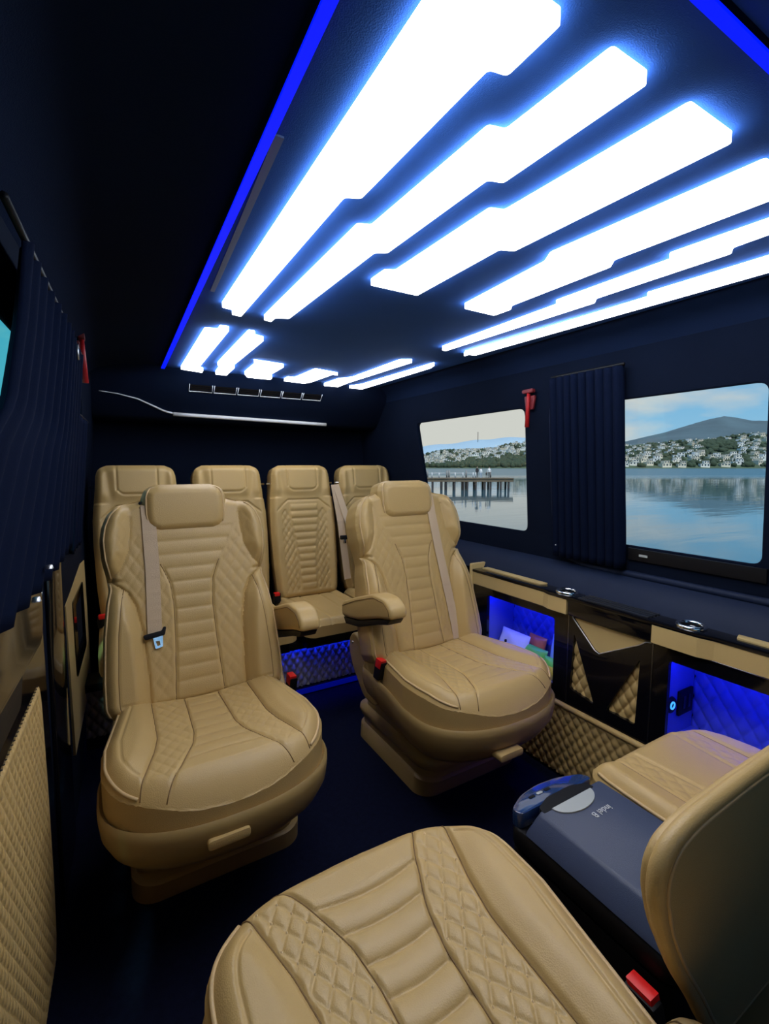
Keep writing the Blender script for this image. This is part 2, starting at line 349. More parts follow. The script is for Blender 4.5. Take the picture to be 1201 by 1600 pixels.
for P, lb in (([(.195, -.5), (.209, -.5), (.264, 2.58), (.248, 2.58)], 'blue led strip running lengthwise along the dark headliner'), ([(.24, .284), (1.35, .284), (1.35, .297), (.24, .297)], 'short blue led strip crossing the ceiling in the top right corner')):
    t = thing('led_strip', lb, 'led strip', 'blue ceiling led strips')
    prism('lens', P, fC, -.004, .0, BLED, t, smooth=False)
    c = np.array(P).mean(0); prism('channel', [tuple(np.array(p)+(c-np.array(p))*np.array([.02, .002])) for p in P], fC, -.03, -.0042, NAVY, t, smooth=False)
tag(prism('reading_rail', [(.236, .72), (.250, .72), (.282, 1.42), (.270, 1.42)], fC, -.026, -.012, mat('grey_blue_plastic', (.10, .14, .25), .4)), 'faint dark plastic rail between the blue strip and the widest light', 'rail')
# ------------------------------------------------------------------ rear header with vents
S2 = math.sqrt(.5)
ac = thing('rear_air_unit', 'dark rear header with six air vents and a silver trim bar', 'air unit')
prism('housing', [(2.63, 1.747), (2.86, 1.515), (2.90, 1.50), (3.10, 1.50), (3.10, 1.75)], lambda u, v, h: (h, u, v), -.10, 1.70, NAVY, ac, bev=.006)
fS = lambda u, s, h: (u, 2.655+s*S2-h*S2, 1.722-s*S2-h*S2)
for i in range(6):
    x0 = .393+i*.1268; x1 = x0+.117
    v = tube('air_vent', [fS(*p, .004) for p in ((x0, .062), (x0, .108), (x1, .108), (x1, .062))], .0026, SILV, ac, 6)
    for j in range(3): prism('slat', [(x0+.006, .066+j*.013), (x1-.006, .066+j*.013), (x1-.006, .074+j*.013), (x0+.006, .074+j*.013)], fS, -.002, .004, BLACK, v)
tube('trim_bar', [fS(*p, .010) for p in lerp_pts([(.323, .264), (1.233, .288)], 12)], .0105, SILV, ac, 12)
tube('trim_curve', [fS(*p, .004) for p in lerp_pts([(.323, .264), (.28, .252), (.227, .222), (.15, .18), (.06, .155), (-.02, .145)], 24)], [.0055-.0035*i/23 for i in range(24)], SILV, ac)
# ------------------------------------------------------------------ chairs
TILT = math.radians(17)
FV = np.concatenate([np.linspace(.002, .03, 30), np.linspace(.034, .54, 60)])
def captain(label, loc, rz, side, fine=1.0, tuft=.0035, front=True, buckle_off=0, arm=True, tilt=TILT, base_dx=0, qamp=.0018, by=.17, bz=.415, hx=0, hz=.312):
    """side: +1 armrest and buckle at local +x"""
    t = thing('captain_chair', label, 'chair', 'tan quilted captain chairs', loc, rz)
    # ---- seat cushion
    Wc = lambda v: .286*(1-(1-np.clip(np.minimum(v, .2)/.2, 0, 1))**2.3)**(1/2.3)-np.clip(v-.27, 0, 1)*.17
    cc = smooth_fn([0, .10, .2, .27, .54], [.170, .112, .070, .058, .052], sig=.02)
    bb = smooth_fn([0, .08, .2, .27, .54], [.222, .200, .165, .152, .150], sig=.015)
    def hc(x, v, d):
        ax = np.abs(x); h = .090+.020*(1-v/.54); fd = sstep(d, .010, .055)
        h = h+.020*sstep(ax, bb(v)-.01, bb(v)+.05)*sstep(v, .06, .16)-.012*(1-sstep(ax, 0, .17))*sstep(v, .1, .3)
        h = h-fd*(.006*groove(ax-cc(v), .004)+.007*groove(ax-bb(v), .0045))
        m = (1-sstep(ax, cc(v)-.004, cc(v)))*sstep(v, .10, .13)
        tv = (v-.13)/.052+.9*(ax/.1)**2*.25; h = h+m*tuft*(np.sqrt(np.abs(np.sin(PI*tv)))-1)
        mq = sstep(ax, cc(v)+.004, cc(v)+.010)*(1-sstep(ax, bb(v)-.010, bb(v)-.004))*sstep(v, .05, .09)*fd
        h = h+mq*qamp*quilt(x, v, .034, .052)
        h = h-.004*groove(np.where(ax > bb(v)+.01, d-.045, 1), .003)*sstep(v, .06, .12)
        return h
    P = Pad(.0004, .54, Wc, hc, -.02, lambda x, v, h: (x, -.32+v, .406+h), int(150*fine), int(160*fine), lambda x, v: .042+.038*(1-sstep(v, .04, .20))*(1-sstep(np.abs(x), .04, .25)), dens=.35)
    inner = lambda x, v: np.abs(x) < cc(v)
    P.build([('seat_centre', TAN, inner), ('quilted_band', TAN, lambda x, v: (np.abs(x) < bb(v)) & (x < 0)), ('quilted_band', TAN, lambda x, v: (np.abs(x) < bb(v)) & (x > 0)),
             ('seat_bolster', TAN, lambda x, v: x < 0), ('seat_bolster', TAN, lambda x, v: x >= 0)], 'cushion_side', t, TAN)
    for s in (-1, 1):
        vv = np.array([v for v in np.linspace(.01, .50, 90) if Wc(v)-.012 > bb(v)]); P.line('piping', [(s*(Wc(v)-.010), v) for v in vv], .0042, PIPE, t, .0015)
        vv = np.array([v for v in np.linspace(.003, .50, 80) if bb(v) < Wc(v)-.006]); vc = np.array([v for v in np.linspace(.003, .50, 80) if cc(v) < Wc(v)-.004]); P.line('seam', [(s*cc(v), v) for v in vc], .0014, SEAM, t, .0008)
        P.line('seam', [(s*bb(v), v) for v in vv], .0014, SEAM, t, .0008)
    if fine > 1.2:
        for s in (-1, 1):                       # stitched studs of the quilting
            Vs, Fs = [], []
            for i in range(-14, 15):
                for j in range(0, 30):
                    x = .034*(i+(j % 2))/2*1.0 if (i % 2) == 0 else None
                    if x is None: continue
                    v = .052*j/2
                    if s*x > 0 and cc(v)+.008 < abs(x) < bb(v)-.006 and .07 < v < .48:
                        p = Vector(P.fm(x, v, float(P.height(np.array([x]), np.array([v]))[0])+.0008)); k = len(Vs)
                        Vs += [p+Vector(q)*.0030 for q in ((1, 0, 0), (0, 1, 0), (-1, 0, 0), (0, -1, 0), (0, 0, 1))]
                        Fs += [(k, k+1, k+4), (k+1, k+2, k+4), (k+2, k+3, k+4), (k+3, k, k+4)]
            if Vs: o = mesh('stud', Vs, Fs, mat('pale_thread', (.80, .62, .36), .5), t); o['kind'] = 'stuff'
    # ---- plastic shroud, handle, pedestal
    R = ring_rr
    vr = list(.0004+.4*np.linspace(0, 1, 26)**2)
    rs = [(float(Wc(v)), -.32+v) for v in vr]+[(.255, .20), (.25, .30), (.23, .335)]; ro = rs+[(-x, y) for x, y in rs[::-1]]
    O = lambda kx, ky, z: [(x*kx, -.05+(y+.05)*(ky if y < -.05 else 1), z) for x, y in ro]
    loft('shroud', [O(.94, .94, .385), O(1.0, 1.0, .404), O(1.025, 1.03, .412), O(1.045, 1.055, .404), O(1.045, 1.055, .385), O(1.03, 1.03, .345), O(.97, .93, .30), O(.91, .82, .272), O(.80, .65, .262)], TANP, t)
    h = prism('release_handle', round_poly([(-.10+hx, hz-.012), (hx, hz-.012), (hx, hz+.013), (-.10+hx, hz+.013)], .010, 3), lambda u, v, q: (u, -.342+q, v), 0, .06, TAN, t, bev=.005)
    R = lambda *a: [(x+base_dx, y, z) for x, y, z in ring_rr(*a)]
    ped = loft('pedestal', [R(.225, -.02, .46, .07, .27), R(.232, -.03, .48, .08, .165), R(.240, -.045, .50, .085, .160), R(.252, -.062, .51, .09, .150), R(.254, -.066, .512, .09, .135), R(.246, -.058, .505, .085, .112), R(.238, -.045, .50, .08, .108), R(.238, -.04, .50, .08, .075)], TANP, t)
    loft('base_plate', [R(.238, -.04, .50, .08, .075), R(.250, -.048, .505, .08, .066), R(.252, -.03, .51, .07, .0)], TANP, t)
    # ---- backrest
    ct, st = math.cos(tilt), math.sin(tilt); o = Vector((0, .205, .458))
    fb = lambda x, v, h: (x, o.y+v*st-h*ct, o.z+v*ct+h*st)
    Wb = smooth_fn([0, .012, .04, .12, .25, .36, .40, .45, .50, .56, .605, .645, .675, .69, .70], [.245, .268, .279, .279, .272, .259, .250, .256, .266, .269, .262, .246, .218, .187, .14], sig=.010)
    c2 = smooth_fn([0, .2, .32, .40, .46, .52, .60, .73], [.078, .066, .062, .068, .090, .125, .16, .18], sig=.02)
    b2 = smooth_fn([0, .10, .25, .34, .39, .425, .44, .46, .52, .60, .73], [.150, .152, .160, .176, .198, .240, .238, .215, .188, .180, .178], sig=.008)
    def hb(x, v, d):
        ax = np.abs(x); h = .030+0*x
        out = sstep(ax, b2(v)-.006, b2(v)+.045)
        h = h+out*np.where(v < .43, .040*(1-.75*sstep(v, .28, .43)), .030*sstep(v, .41, .50))
        h = h-(.009-.006*sstep(v, .42, .47))*groove(ax-b2(v), .005)*(v < .64)
        h = h-.011*groove((v-(.428+.10*np.clip(ax-.24, -.05, .05)))*(1+0*ax), .005)*sstep(ax, .20, .23)
        h = h-.006*groove(ax-c2(v), .004)*(1-sstep(v, .44, .47))
        m = (1-sstep(ax, c2(v)-.004, c2(v)+.0))*(1-sstep(v, .58, .6))*sstep(v, .02, .04)
        h = h+m*tuft*(np.sqrt(np.abs(np.sin(PI*(v-.03)/.047)))-1)
        mq = sstep(ax, c2(v)+.004, c2(v)+.012)*(1-sstep(ax, b2(v)-.012, b2(v)-.004))*(v < .6)+sstep(ax, b2(v)+.008, b2(v)+.02)*(v > .45)*sstep(d, .03, .05)
        h = h+mq*.0014*quilt(x, v, .038, .058)
        h = h-.003*groove(np.where((ax > b2(v)+.02) & (v < .40), d-.042, 1), .0028)
        return h
    B = Pad(0, .70, Wb, hb, -.085, fb, int(130*min(fine, 1)), int(170*min(fine, 1)), .036, tap=.10)
    lo = lambda x, v: v < .428+.10*np.clip(np.abs(x)-.24, -.05, .05)
    B.build([('backrest_centre', TAN, lambda x, v: np.abs(x) < b2(v)),
             ('side_bolster', TAN, lambda x, v: (x < 0) & lo(x, v)), ('side_bolster', TAN, lambda x, v: (x > 0) & lo(x, v)),
             ('shoulder_wing', TAN, lambda x, v: x < 0), ('shoulder_wing', TAN, lambda x, v: x > 0)], 'backrest_shell', t, TAN)
    for s in (-1, 1):
        vv = np.linspace(.012, .42, 60); B.line('piping', [(s*(Wb(v)-.007), v) for v in vv], .0036, PIPE, t, .001)
        vv = np.linspace(.44, .675, 50); B.line('piping', [(s*(Wb(v)-.012), v) for v in vv], .0034, PIPE, t, .001)
        vv = np.linspace(.01, .47, 60); B.line('seam', [(s*c2(v), v) for v in vv], .0013, SEAM, t, .0006)
        vv = np.linspace(.02, .40, 50); B.line('seam', [(s*(Wb(v)-.043), v) for v in vv], .0012, SEAM, t, .0006)
    # ---- headrest
    Wh = smooth_fn([0, .012, .035, .07, .13, .155, .168, .175], [.090, .118, .135, .140, .139, .130, .113, .085], sig=.006)
    oh = Vector(fb(0, .578, -.02)); th = tilt-math.radians(7)
    fh = lambda x, v, h: (x, oh.y+v*math.sin(th)-h*math.cos(th)*(1), oh.z+v*math.cos(th)+h*math.sin(th))
    Hh = Pad(0, .175, Wh, lambda x, v, d: .062-.25*(v-.09)**2*4*.5-.0*x, -.05, fh, 70, 60, .036, tap=.12)
    hr = Hh.build([('headrest', TAN, lambda x, v: x == x)], 'headrest_back', t, TAN)
    ol = [(Wh(v)-.013, v) for v in np.linspace(.014, .162, 24)]; ol = ol+[(-x, v) for x, v in ol[::-1]]
    Hh.line('headrest_piping', ol, .0036, PIPE, hr[0], .001, closed=True)
    for s in (-1, 1): tube('headrest_post', [fb(s*.06, .56, -.03), fb(s*.06, .66, -.03)], .007, CHROME, t, 8)
    # ---- armrest
    ax = side*.312+base_dx*.8
    if arm:
        pr = round_poly([(.43, .60), (.43, .665), (.30, .715), (.15, .765), (.06, .765), (.02, .735), (.015, .70), (.10, .682), (.28, .625)], .03, 4)
        a = prism('armrest', pr, lambda u, v, h: (ax+h, u, v), -.036, .036, TAN, t, bev=.014, seg=3)
        pb = [(.42, .60), (.28, .622), (.10, .680), (.03, .695), (.05, .672), (.12, .652), (.28, .595), (.40, .575)]
        prism('armrest_underside', pb, lambda u, v, h: (ax+h, u, v), -.030, .030, BLACK, a, bev=.004)
        for s in (-1, 1):
            tube('armrest_seam', [(ax+s*.0365, u, v) for u, v in [(.42, .65), (.30, .70), (.15, .75), (.07, .75), (.035, .73), (.03, .71)]], .0012, SEAM, a)
        rc = prism('recliner_cover', round_poly([(.17, .30), (.24, .262), (.33, .265), (.42, .35), (.465, .42), (.462, .49), (.42, .525), (.37, .50), (.30, .41), (.22, .335)], .03, 4), lambda u, v, h: (side*(.272+h)+base_dx, u, v), -.02, .036, TANP, t, bev=.010, seg=3)
        bpy.data.objects  # screw
        s_ = lathe('screw_cap', [(.0, .003), (.005, .003), (.006, 0)], CHROME, rc, 12)
        s_.data.transform(Matrix.Translation((side*.309+base_dx, .425, .475)) @ Matrix.Rotation(side*PI/2, 4, 'Y'))
    # ---- buckle
    bk = prism('buckle', round_poly([(-.022, 0), (.022, 0), (.026, .085), (-.026, .085)], .006, 2), lambda u, v, h: (side*(.292+buckle_off)+base_dx*.5+h+u*0, by+u-.10*v/.1*.3, bz+v*.95), -.013, .013, BLACK, t, bev=.003)
    prism('release_button', [(-.019, .055), (.019, .055), (.021, .094), (-.021, .094)], lambda u, v, h: (side*(.292+buckle_off)+base_dx*.5+h, by+u-.10*v/.1*.3, bz+v*.95), -.0142, .0095, RED, bk, bev=.002)
    # ---- seat belt
    bs = -side
    pts = lerp_pts([(.122, .675), (.121, .60), (.120, .45), (.124, .32), (.126, .245)] if side > 0 else [(.118, .675), (.118, .60), (.125, .42), (.138, .22), (.148, .03)], 40)
    xs, vs_ = bs*pts[:, 0], pts[:, 1]; hh = B.height(xs, vs_); hh = np.maximum(hh, np.convolve(np.pad(hh, 4, mode='edge'), np.ones(9)/9, 'valid'))+.006
    Vb, Fb = [], []
    for x, v, h_ in zip(xs, vs_, hh):
        for s, q in ((-1, 0), (1, 0), (1, -.0015), (-1, -.0015)): Vb.append(fb(x+s*.0215, v, h_+q))
    for i in range(len(xs)-1):
        for j in range(4): a_, b_ = i*4+j, i*4+(j+1) % 4; Fb.append((a_, b_, b_+4, a_+4))
    bl = mesh('seat_belt', Vb, Fb, BELT, t)
    gd = prism('belt_guide', round_poly([(-.026, .004), (.026, .004), (.026, .016), (-.026, .016)], .004, 2), lambda u, v, h: fb(xs[0]+u, vs_[0]+v, h), -.02, .022, BLACK, t, bev=.002)
    if side > 0:
        tg = prism('belt_tongue', round_poly([(-.036, -.004), (-.03, -.018), (.028, -.010), (.034, .016), (.026, .018), (.02, .006), (-.03, .0)], .004, 2), lambda u, v, h: fb(xs[-1]+u, vs_[-1]+v, h), hh[-1]-.004, hh[-1]+.010, BLACK, t, bev=.002)
        plate('tongue_plate', round_poly([(-.008, -.010), (-.002, -.050), (.020, -.046), (.022, -.010)], .003, 2), [round_poly([(-.0, -.026), (.004, -.042), (.013, -.040), (.012, -.026)], .002, 2)], lambda u, v, h: fb(xs[-1]+u, vs_[-1]+v, h), hh[-1], hh[-1]+.003, CHROME, tg)
    return t
captain('tan captain chair with a belt tongue on its left, facing the camera', (.232, 1.42, 0), 0, 1, base_dx=.018, hx=.025, hz=.362)
captain('tan captain chair beside the blue-lit cabinets, armrest on its left', (1.135, 1.37, 0), 0, -1, base_dx=.065)
captain('large close-up tan chair cushion at the bottom edge, facing away', (.362, .475, 0), PI, -1, fine=1.6, tuft=.010, arm=False, buckle_off=.052, tilt=math.radians(62), qamp=.0035, by=.125, bz=.318)
# ---- right rear-facing chair: own cushion and a wide low back seen from behind
def rear_facing():
    t = thing('rear_facing_seat', 'tan seat with dark rounded back in the bottom right corner', 'chair', None, (1.228, .43, 0), PI)
    Wc = smooth_fn([0, .012, .03, .06, .11, .18, .3, .45], [.10, .145, .180, .208, .226, .236, .238, .238], sig=.012)
    Wq = smooth_fn([0, .012, .03, .06, .11, .18, .3, .45], [.20, .222, .234, .241, .244, .245, .245, .245], sig=.008)
    def hc(x, v, d):
        ax = np.abs(x); h = .095+.015*(1-v/.5)+.012*sstep(ax, .14, .22)
        h = h-.005*groove(ax-.075-.1*np.clip(.2-v, 0, 1), .004)-.005*groove(ax-.155, .004)
        mq = sstep(ax, .085, .095)*(1-sstep(ax, .145, .15)); return h+mq*.0025*quilt(x, v, .034, .052)
    P = Pad(0, .40, Wq, hc, 0, lambda x, v, h: (x, -.27+v, .40+h), 110, 90, .045, Wl=Wc)
    P.build([('seat_cushion', TAN, lambda x, v: x == x)], 'cushion_side', t, TAN)
    for s in (-1, 1):
        P.line('piping', [(s*((Wq if s > 0 else Wc)(v)-.010), v) for v in np.linspace(.03, .38, 40)], .0042, PIPE, t, .0015)
        P.line('seam', [(s*.155, v) for v in np.linspace(.01, .38, 30)], .0013, SEAM, t, .0008)
    R = ring_rr
    loft('shroud', [R(.225, -.22, .12, .15, .415), R(.24, -.235, .10, .16, .405), R(.235, -.225, .10, .16, .33), R(.21, -.17, .10, .12, .27)], TANP, t)
    loft('pedestal', [R(.20, -.12, .10, .07, .27), R(.205, -.13, .10, .08, .15), R(.225, -.15, .11, .08, .13), R(.225, -.15, .11, .08, .0)], TANP, t)
    # backrest: outline in world x,z; local x = 1.18 - X, local y = .43 - Y
    OUT = [(.775, .36), (.735, .41), (.695, .476), (.640, .555), (.595, .635), (.575, .70), (.578, .735), (.600, .760), (.640, .771), (.693, .775), (.80, .778), (1.20, .778), (1.36, .765), (1.42, .70), (1.41, .60), (1.36, .45), (1.33, .36)]
    OUT = round_poly(OUT, .03, 4)
    f = lambda X, z, Y: (1.228-X, .43-Y, z)
    c = np.array([1.0, .58])
    ins = lambda k: [tuple(c+(np.array(p)-c)*k) for p in OUT]
    prism('backrest', ins(.985), f, .300, .325, TAN, t, bev=.010, seg=4)
    tube('edge_roll', [f(*p, .302) for p in ins(.978)], .0125, TAN, t, 12, closed=True)
    tube('piping', [f(*p, .291) for p in ins(.962)], .0035, PIPE, t, 8, closed=True)
    prism('back_panel', ins(.958), f, .288, .305, mat('back_vinyl', (.46, .33, .14), .6, bump=.3, bscale=500, var=.08), t, bev=.004)
    return t
rear_facing()
# ---- rear row
def rear_seat(label, loc, belts=False, first=[None]):
    t = thing('bench_chair', label, 'chair', 'row of four tan seats at the back', loc)
    tb = math.radians(9); o = Vector((0, .0, .46))
    fb = lambda x, v, h: (x, o.y+v*math.sin(tb)-h*math.cos(tb), o.z+v*math.cos(tb)+h*math.sin(tb))
    Wb = smooth_fn([0, .015, .05, .2, .40, .52, .60, .68, .74, .77, .785, .795], [.165, .180, .190, .200, .205, .203, .195, .186, .182, .172, .155, .13], sig=.008)
    c2 = smooth_fn([0, .05, .25, .40, .50, .60], [.042, .045, .050, .070, .085, .085], sig=.02)
    def hb(x, v, d):
        ax = np.abs(x); h = .045+.012*sstep(ax, .12, .18)*(v < .6)+.012*sstep(v, .60, .66)
        m = (1-sstep(ax, c2(v)-.002, c2(v)+.002))*(v > .045)*(v < .56)
        h = h+m*(.008*np.sqrt(np.abs(np.sin(PI*(v-.045)/.043)))-.003)
        mq = sstep(ax, c2(v)+.006, c2(v)+.012)*(1-sstep(ax, .135, .145))*(v > .045)*(v < .53)
        h = h+mq*.004*quilt(x, v, .034, .05)
        arch = v-(.585-np.clip(ax-.10, 0, 1)**1*.9); h = h-.006*groove(arch, .005)*(ax < .17)
        h = h-.006*groove(v-(.645+np.clip(ax-.055, 0, 1)**2*18), .0045)*(ax < .088)-.006*groove(ax-.092, .0045)*(v > .665)
        h = h-.010*groove(ax-.125-.10*(v-.66), .02)*sstep(v, .60, .66)
        return h
    B = Pad(0, .795, Wb, hb, -.07, fb, 96, 150, .035, tap=.10)
    B.build([('backrest', TAN, lambda x, v: v < .59), ('headrest', TAN, lambda x, v: v >= .59)], 'backrest_shell', t, TAN)
    Wc = smooth_fn([0, .012, .04, .1, .5], [.15, .175, .192, .20, .20], sig=.01)
    C_ = Pad(0, .50, Wc, lambda x, v, d: .085+.012*sstep(np.abs(x), .12, .18)-.005*groove(np.abs(x)-.06, .004)-.005*groove(np.abs(x)-.13, .004), 0, lambda x, v, h: (x, -.50+v, .39+h), 60, 60, .035)
    C_.build([('seat_cushion', TAN, lambda x, v: x == x)], 'cushion_side', t, TAN)
    box('seat_frame', (-.17, -.42, .31), (.17, .05, .40), BLACK, t)
    box('support', (-.15, -.12, 0), (.15, .05, .32), BLACK, t)
    tube('rail_pin', [(-.208, .10, 1.14), (.208, .10, 1.14)], .006, CHROME, t, 8)
    return t
RS = [('tan rear seat at far left, its top beside the left curtain', .125), ('tan rear seat second from left, mostly hidden behind the captain chair headrest', .575),
      ('tan rear seat with ribbed centre seen between the two captain chairs', 1.005), ('tan rear seat at far right under the small window', 1.445)]
r0 = rear_seat(RS[0][0], (RS[0][1], 2.63, 0))
for lb, x in RS[1:]:
    c = copy_tree(r0); c.location = (x, 2.63, 0); c['label'] = lb
r3 = [o for o in bpy.data.objects if o.name.startswith('bench_chair') and abs(o.location.x-1.445) < .01][0]
def strap(name, pts, w, m, parent, nrm=Vector((0, -1, .1))):
    P = [Vector(p) for p in lerp_pts(pts, 24)]; V, F = [], []
    for i, p in enumerate(P):
        tn = (P[min(i+1, 23)]-P[max(i-1, 0)]).normalized(); s = tn.cross(nrm).normalized()*w/2; q = nrm.normalized()*.0016
        V += [p-s, p+s, p+s-q, p-s-q]
    for i in range(23):
        for j in range(4): a, b = i*4+j, i*4+(j+1) % 4; F.append((a, b, b+4, a+4))
    return mesh(name, V, F, m, parent)
strap('seat_belt', [(-.235, .05, 1.13), (-.225, -.02, .90), (-.20, -.06, .55)], .045, BELT, r3)
s2 = strap('seat_belt', [(-.225, .05, 1.13), (-.17, -.07, .82), (-.13, -.10, .56)], .04, BELT, r3)
tg = box('belt_tongue', (-.25, -.075, .80), (-.20, -.055, .825), BLACK, r3, bev=.004); box('tongue_plate', (-.232, -.07, .775), (-.214, -.066, .802), CHROME, tg, bev=.001)
box('belt_clip', (-.205, -.095, .825), (-.155, -.07, .86), BLACK, r3, bev=.006)
r1 = [o for o in bpy.data.objects if o.name == 'bench_chair'][0]
bk = box('buckle', (-.205, -.06, .47), (-.165, -.03, .53), BLACK, r1, bev=.004); box('release_button', (-.20, -.064, .515), (-.17, -.035, .536), RED, bk, bev=.003)
r2 = [o for o in bpy.data.objects if o.name.startswith('bench_chair') and abs(o.location.x-1.005) < .01][0]
bk = box('buckle', (-.225, -.06, .46), (-.185, -.03, .52), BLACK, r2, bev=.004); box('release_button', (-.222, -.064, .505), (-.192, -.035, .524), RED, bk, bev=.003)
# ---- quilted plinth under the rear row with blue light
pl = thing('bench_plinth', 'quilted dark plinth with blue light strips below the rear seats', 'plinth')
PLM = mat('grey_quilted_vinyl', (.26, .25, .28), .45)
Pq = Pad(.045, .285, lambda v: .93+0*v, lambda x, v, d: .012+.010*quilt(x, v, .042, .062), -.02, lambda x, v, h: (.77+x, 2.36-h, v), 360, 60, .01)
Pq.build([('quilted_front', PLM, lambda x, v: x == x)], 'core', pl, BLACK)
box('plinth_top', (-.16, 2.325, .293), (1.70, 2.46, .305), BLACK, pl, bev=.003)
box('light_strip', (.35, 2.331, .287), (1.69, 2.339, .2925), BLEDS, pl, bev=0); box('light_lip', (-.16, 2.320, .270), (1.70, 2.325, .305), BLACK, pl, bev=.001)
box('foot_rail', (-.16, 2.34, 0), (1.70, 2.40, .040), BLACK, pl, bev=.003)
box('light_strip', (.35, 2.333, .008), (1.69, 2.3395, .036), mat('dim_blue_led', (0, 0, .1), .5, emit=(0, .008, .6), es=.22), pl, bev=0)
# ------------------------------------------------------------------ side cabinets on the right
X0 = 1.515
fK = lambda y, z, h: (X0-h, y, z)       # h towards the cabin
def cubby(t, y0, y1, z0, z1, yo0, yo1, zo0, zo1, label):
    """black gloss front with a blue lit compartment"""
    hole = round_poly([(yo0, zo0), (yo1, zo0), (yo1, zo1), (yo0, zo1)], .012, 3)
    plate('front_frame', [(y0, z0), (y1, z0), (y1, z1), (y0, z1)], [hole], fK, -.015, 0, GLOSS, t)
    D = .19; a, b, c, d = yo0-.012, yo1+.012, zo0-.01, zo1+.012
    INN = mat('cubby_lining', (.13, .16, .45), .5, bump=.2, bscale=400)
    box('compartment_floor', (X0+.015, a, c-.008), (X0+D, b, c), INN, t, bev=0)
    box('compartment_roof', (X0+.015, a, d), (X0+D, b, d+.008), INN, t, bev=0)
    box('compartment_side', (X0+.015, a-.008, c), (X0+D, a, d), INN, t, bev=0)
    box('compartment_side', (X0+.015, b, c), (X0+D, b+.008, d), INN, t, bev=0)
    Q = Pad(c, d, lambda v: (b-a)/2, lambda x, v, h: .006+.006*quilt(x, v, .05, .07), -.006, lambda x, v, h: (X0+D-h, (a+b)/2+x, v), 120, 80, .004)
    Q.build([('quilted_back', INN, lambda x, v: x == x)], 'back_core', t, BLACK)
    box('light_strip', (X0+.022, a+.01, d-.008), (X0+.032, b-.01, d-.001), BLEDS, t, bev=0)
ka = thing('side_cabinet', 'cabinet with blue-lit shelf of packets behind the right captain chair', 'cabinet', 'side cabinets along the right wall')
cubby(ka, 1.168, 1.72, .315, .672, 1.233, 1.622, .36, .640, '')
kc = thing('side_cabinet', 'cabinet with empty blue-lit shelf and socket beside the corner seat', 'cabinet', 'side cabinets along the right wall')
cubby(kc, .20, .836, .315, .672, .26, .786, .36, .628, '')
def fascia(t, P, top):
    # cream fascia with a slight step in plan: P list of (y, X)
    bm = bmesh.new(); n = len(P)
    pts = [(x, y) for y, x in P]+[(x+.018, y) for y, x in P[::-1]]
    A = [bm.verts.new((x, y, .676)) for x, y in pts]; B = [bm.verts.new((x, y, .734)) for x, y in pts]
    m_ = len(pts); bm.faces.new(A[::-1]); bm.faces.new(B)
    for i in range(m_): bm.faces.new((A[i], A[(i+1) % m_], B[(i+1) % m_], B[i]))
    bmobj('fascia', bm, CREAM, t)
fascia(ka, [(1.168, 1.497), (1.255, 1.497), (1.290, 1.510), (1.72, 1.510)], 0)
fascia(kc, [(.20, 1.510), (.66, 1.510), (.70, 1.495), (.836, 1.495)], 0)
tube('chrome_line', [(1.505, 1.172, .674), (1.505, 1.26, .674), (1.512, 1.29, .674), (1.512, 1.71, .674)], .0022, mat('dark_chrome', (.25, .25, .28), .15, metal=1), ka)
tube('chrome_line', [(1.512, .22, .674), (1.512, .66, .674), (1.505, .70, .674), (1.505, .83, .674)], .0022, MATS['dark_chrome'], kc)
box('end_panel', (1.505, 1.722, .315), (1.64, 1.742, .772), CREAM, ka)
kb = thing('side_cabinet', 'black gloss cabinet with two quilted triangles and a tan centre', 'cabinet', 'side cabinets along the right wall')
T1 = round_poly([(1.140, .607), (1.151, .380), (1.044, .363)], .010, 3); T2 = round_poly([(.879, .599), (.995, .366), (.886, .362)], .010, 3)
TC = round_poly([(1.146, .668), (1.050, .572), (1.030, .565), (.882, .648), (.862, .668)], .006, 2)
plate('front_panel', [(.841, .315), (1.164, .315), (1.164, .672), (.841, .672)], [T1, T2, TC], fK, -.015, 0, GLOSS, kb)
def tri_pad(P, nm):
    Q = np.array(P); lo, hi = Q.min(0), Q.max(0); nu, nv = 40, 70
    u = np.linspace(lo[0]-.004, hi[0]+.004, nu); v = np.linspace(lo[1]-.004, hi[1]+.004, nv); U, V_ = np.meshgrid(u, v)
    H = -.009+.007*quilt(U, V_, .040, .060)
    I = np.arange(nu*nv).reshape(nv, nu); F = np.stack([I[:-1, :-1], I[:-1, 1:], I[1:, 1:], I[1:, :-1]], 2).reshape(-1, 4)
    VV = [fK(a, b, c) for a, b, c in zip(U.ravel(), V_.ravel(), H.ravel())]
    n = len(VV); VV += [fK(lo[0]-.004, lo[1]-.004, -.03), fK(hi[0]+.004, lo[1]-.004, -.03), fK(hi[0]+.004, hi[1]+.004, -.03), fK(lo[0]-.004, hi[1]+.004, -.03)]
    F = [tuple(f) for f in F]+[(n, n+1, n+2, n+3)]
    mesh(nm, VV, F, TAN, kb, smooth=True)
tri_pad(T1, 'quilted_triangle'); tri_pad(T2, 'quilted_triangle')
prism('centre_inlay', [(1.150, .672), (1.050, .568), (1.028, .560), (.878, .646), (.856, .672)], fK, -.014, -.004, CREAM, kb)
tube('chrome_edge', [fK(a, b, .001) for a, b in ((1.150, .672), (1.146, .664), (1.050, .570), (1.030, .563), (.882, .647), (.862, .664), (.845, .668))], .0026, ALU, kb)
box('top_bar', (1.500, .841, .676), (1.522, 1.164, .736), GLOSS, kb)
for y in (1.166, .8385): tag(box('cabinet_joint', (1.5135, y-.0016, .32), (1.53, y+.0016, .735), mat('joint_grey', (.22, .22, .24), .3, metal=1), kb, bev=0))
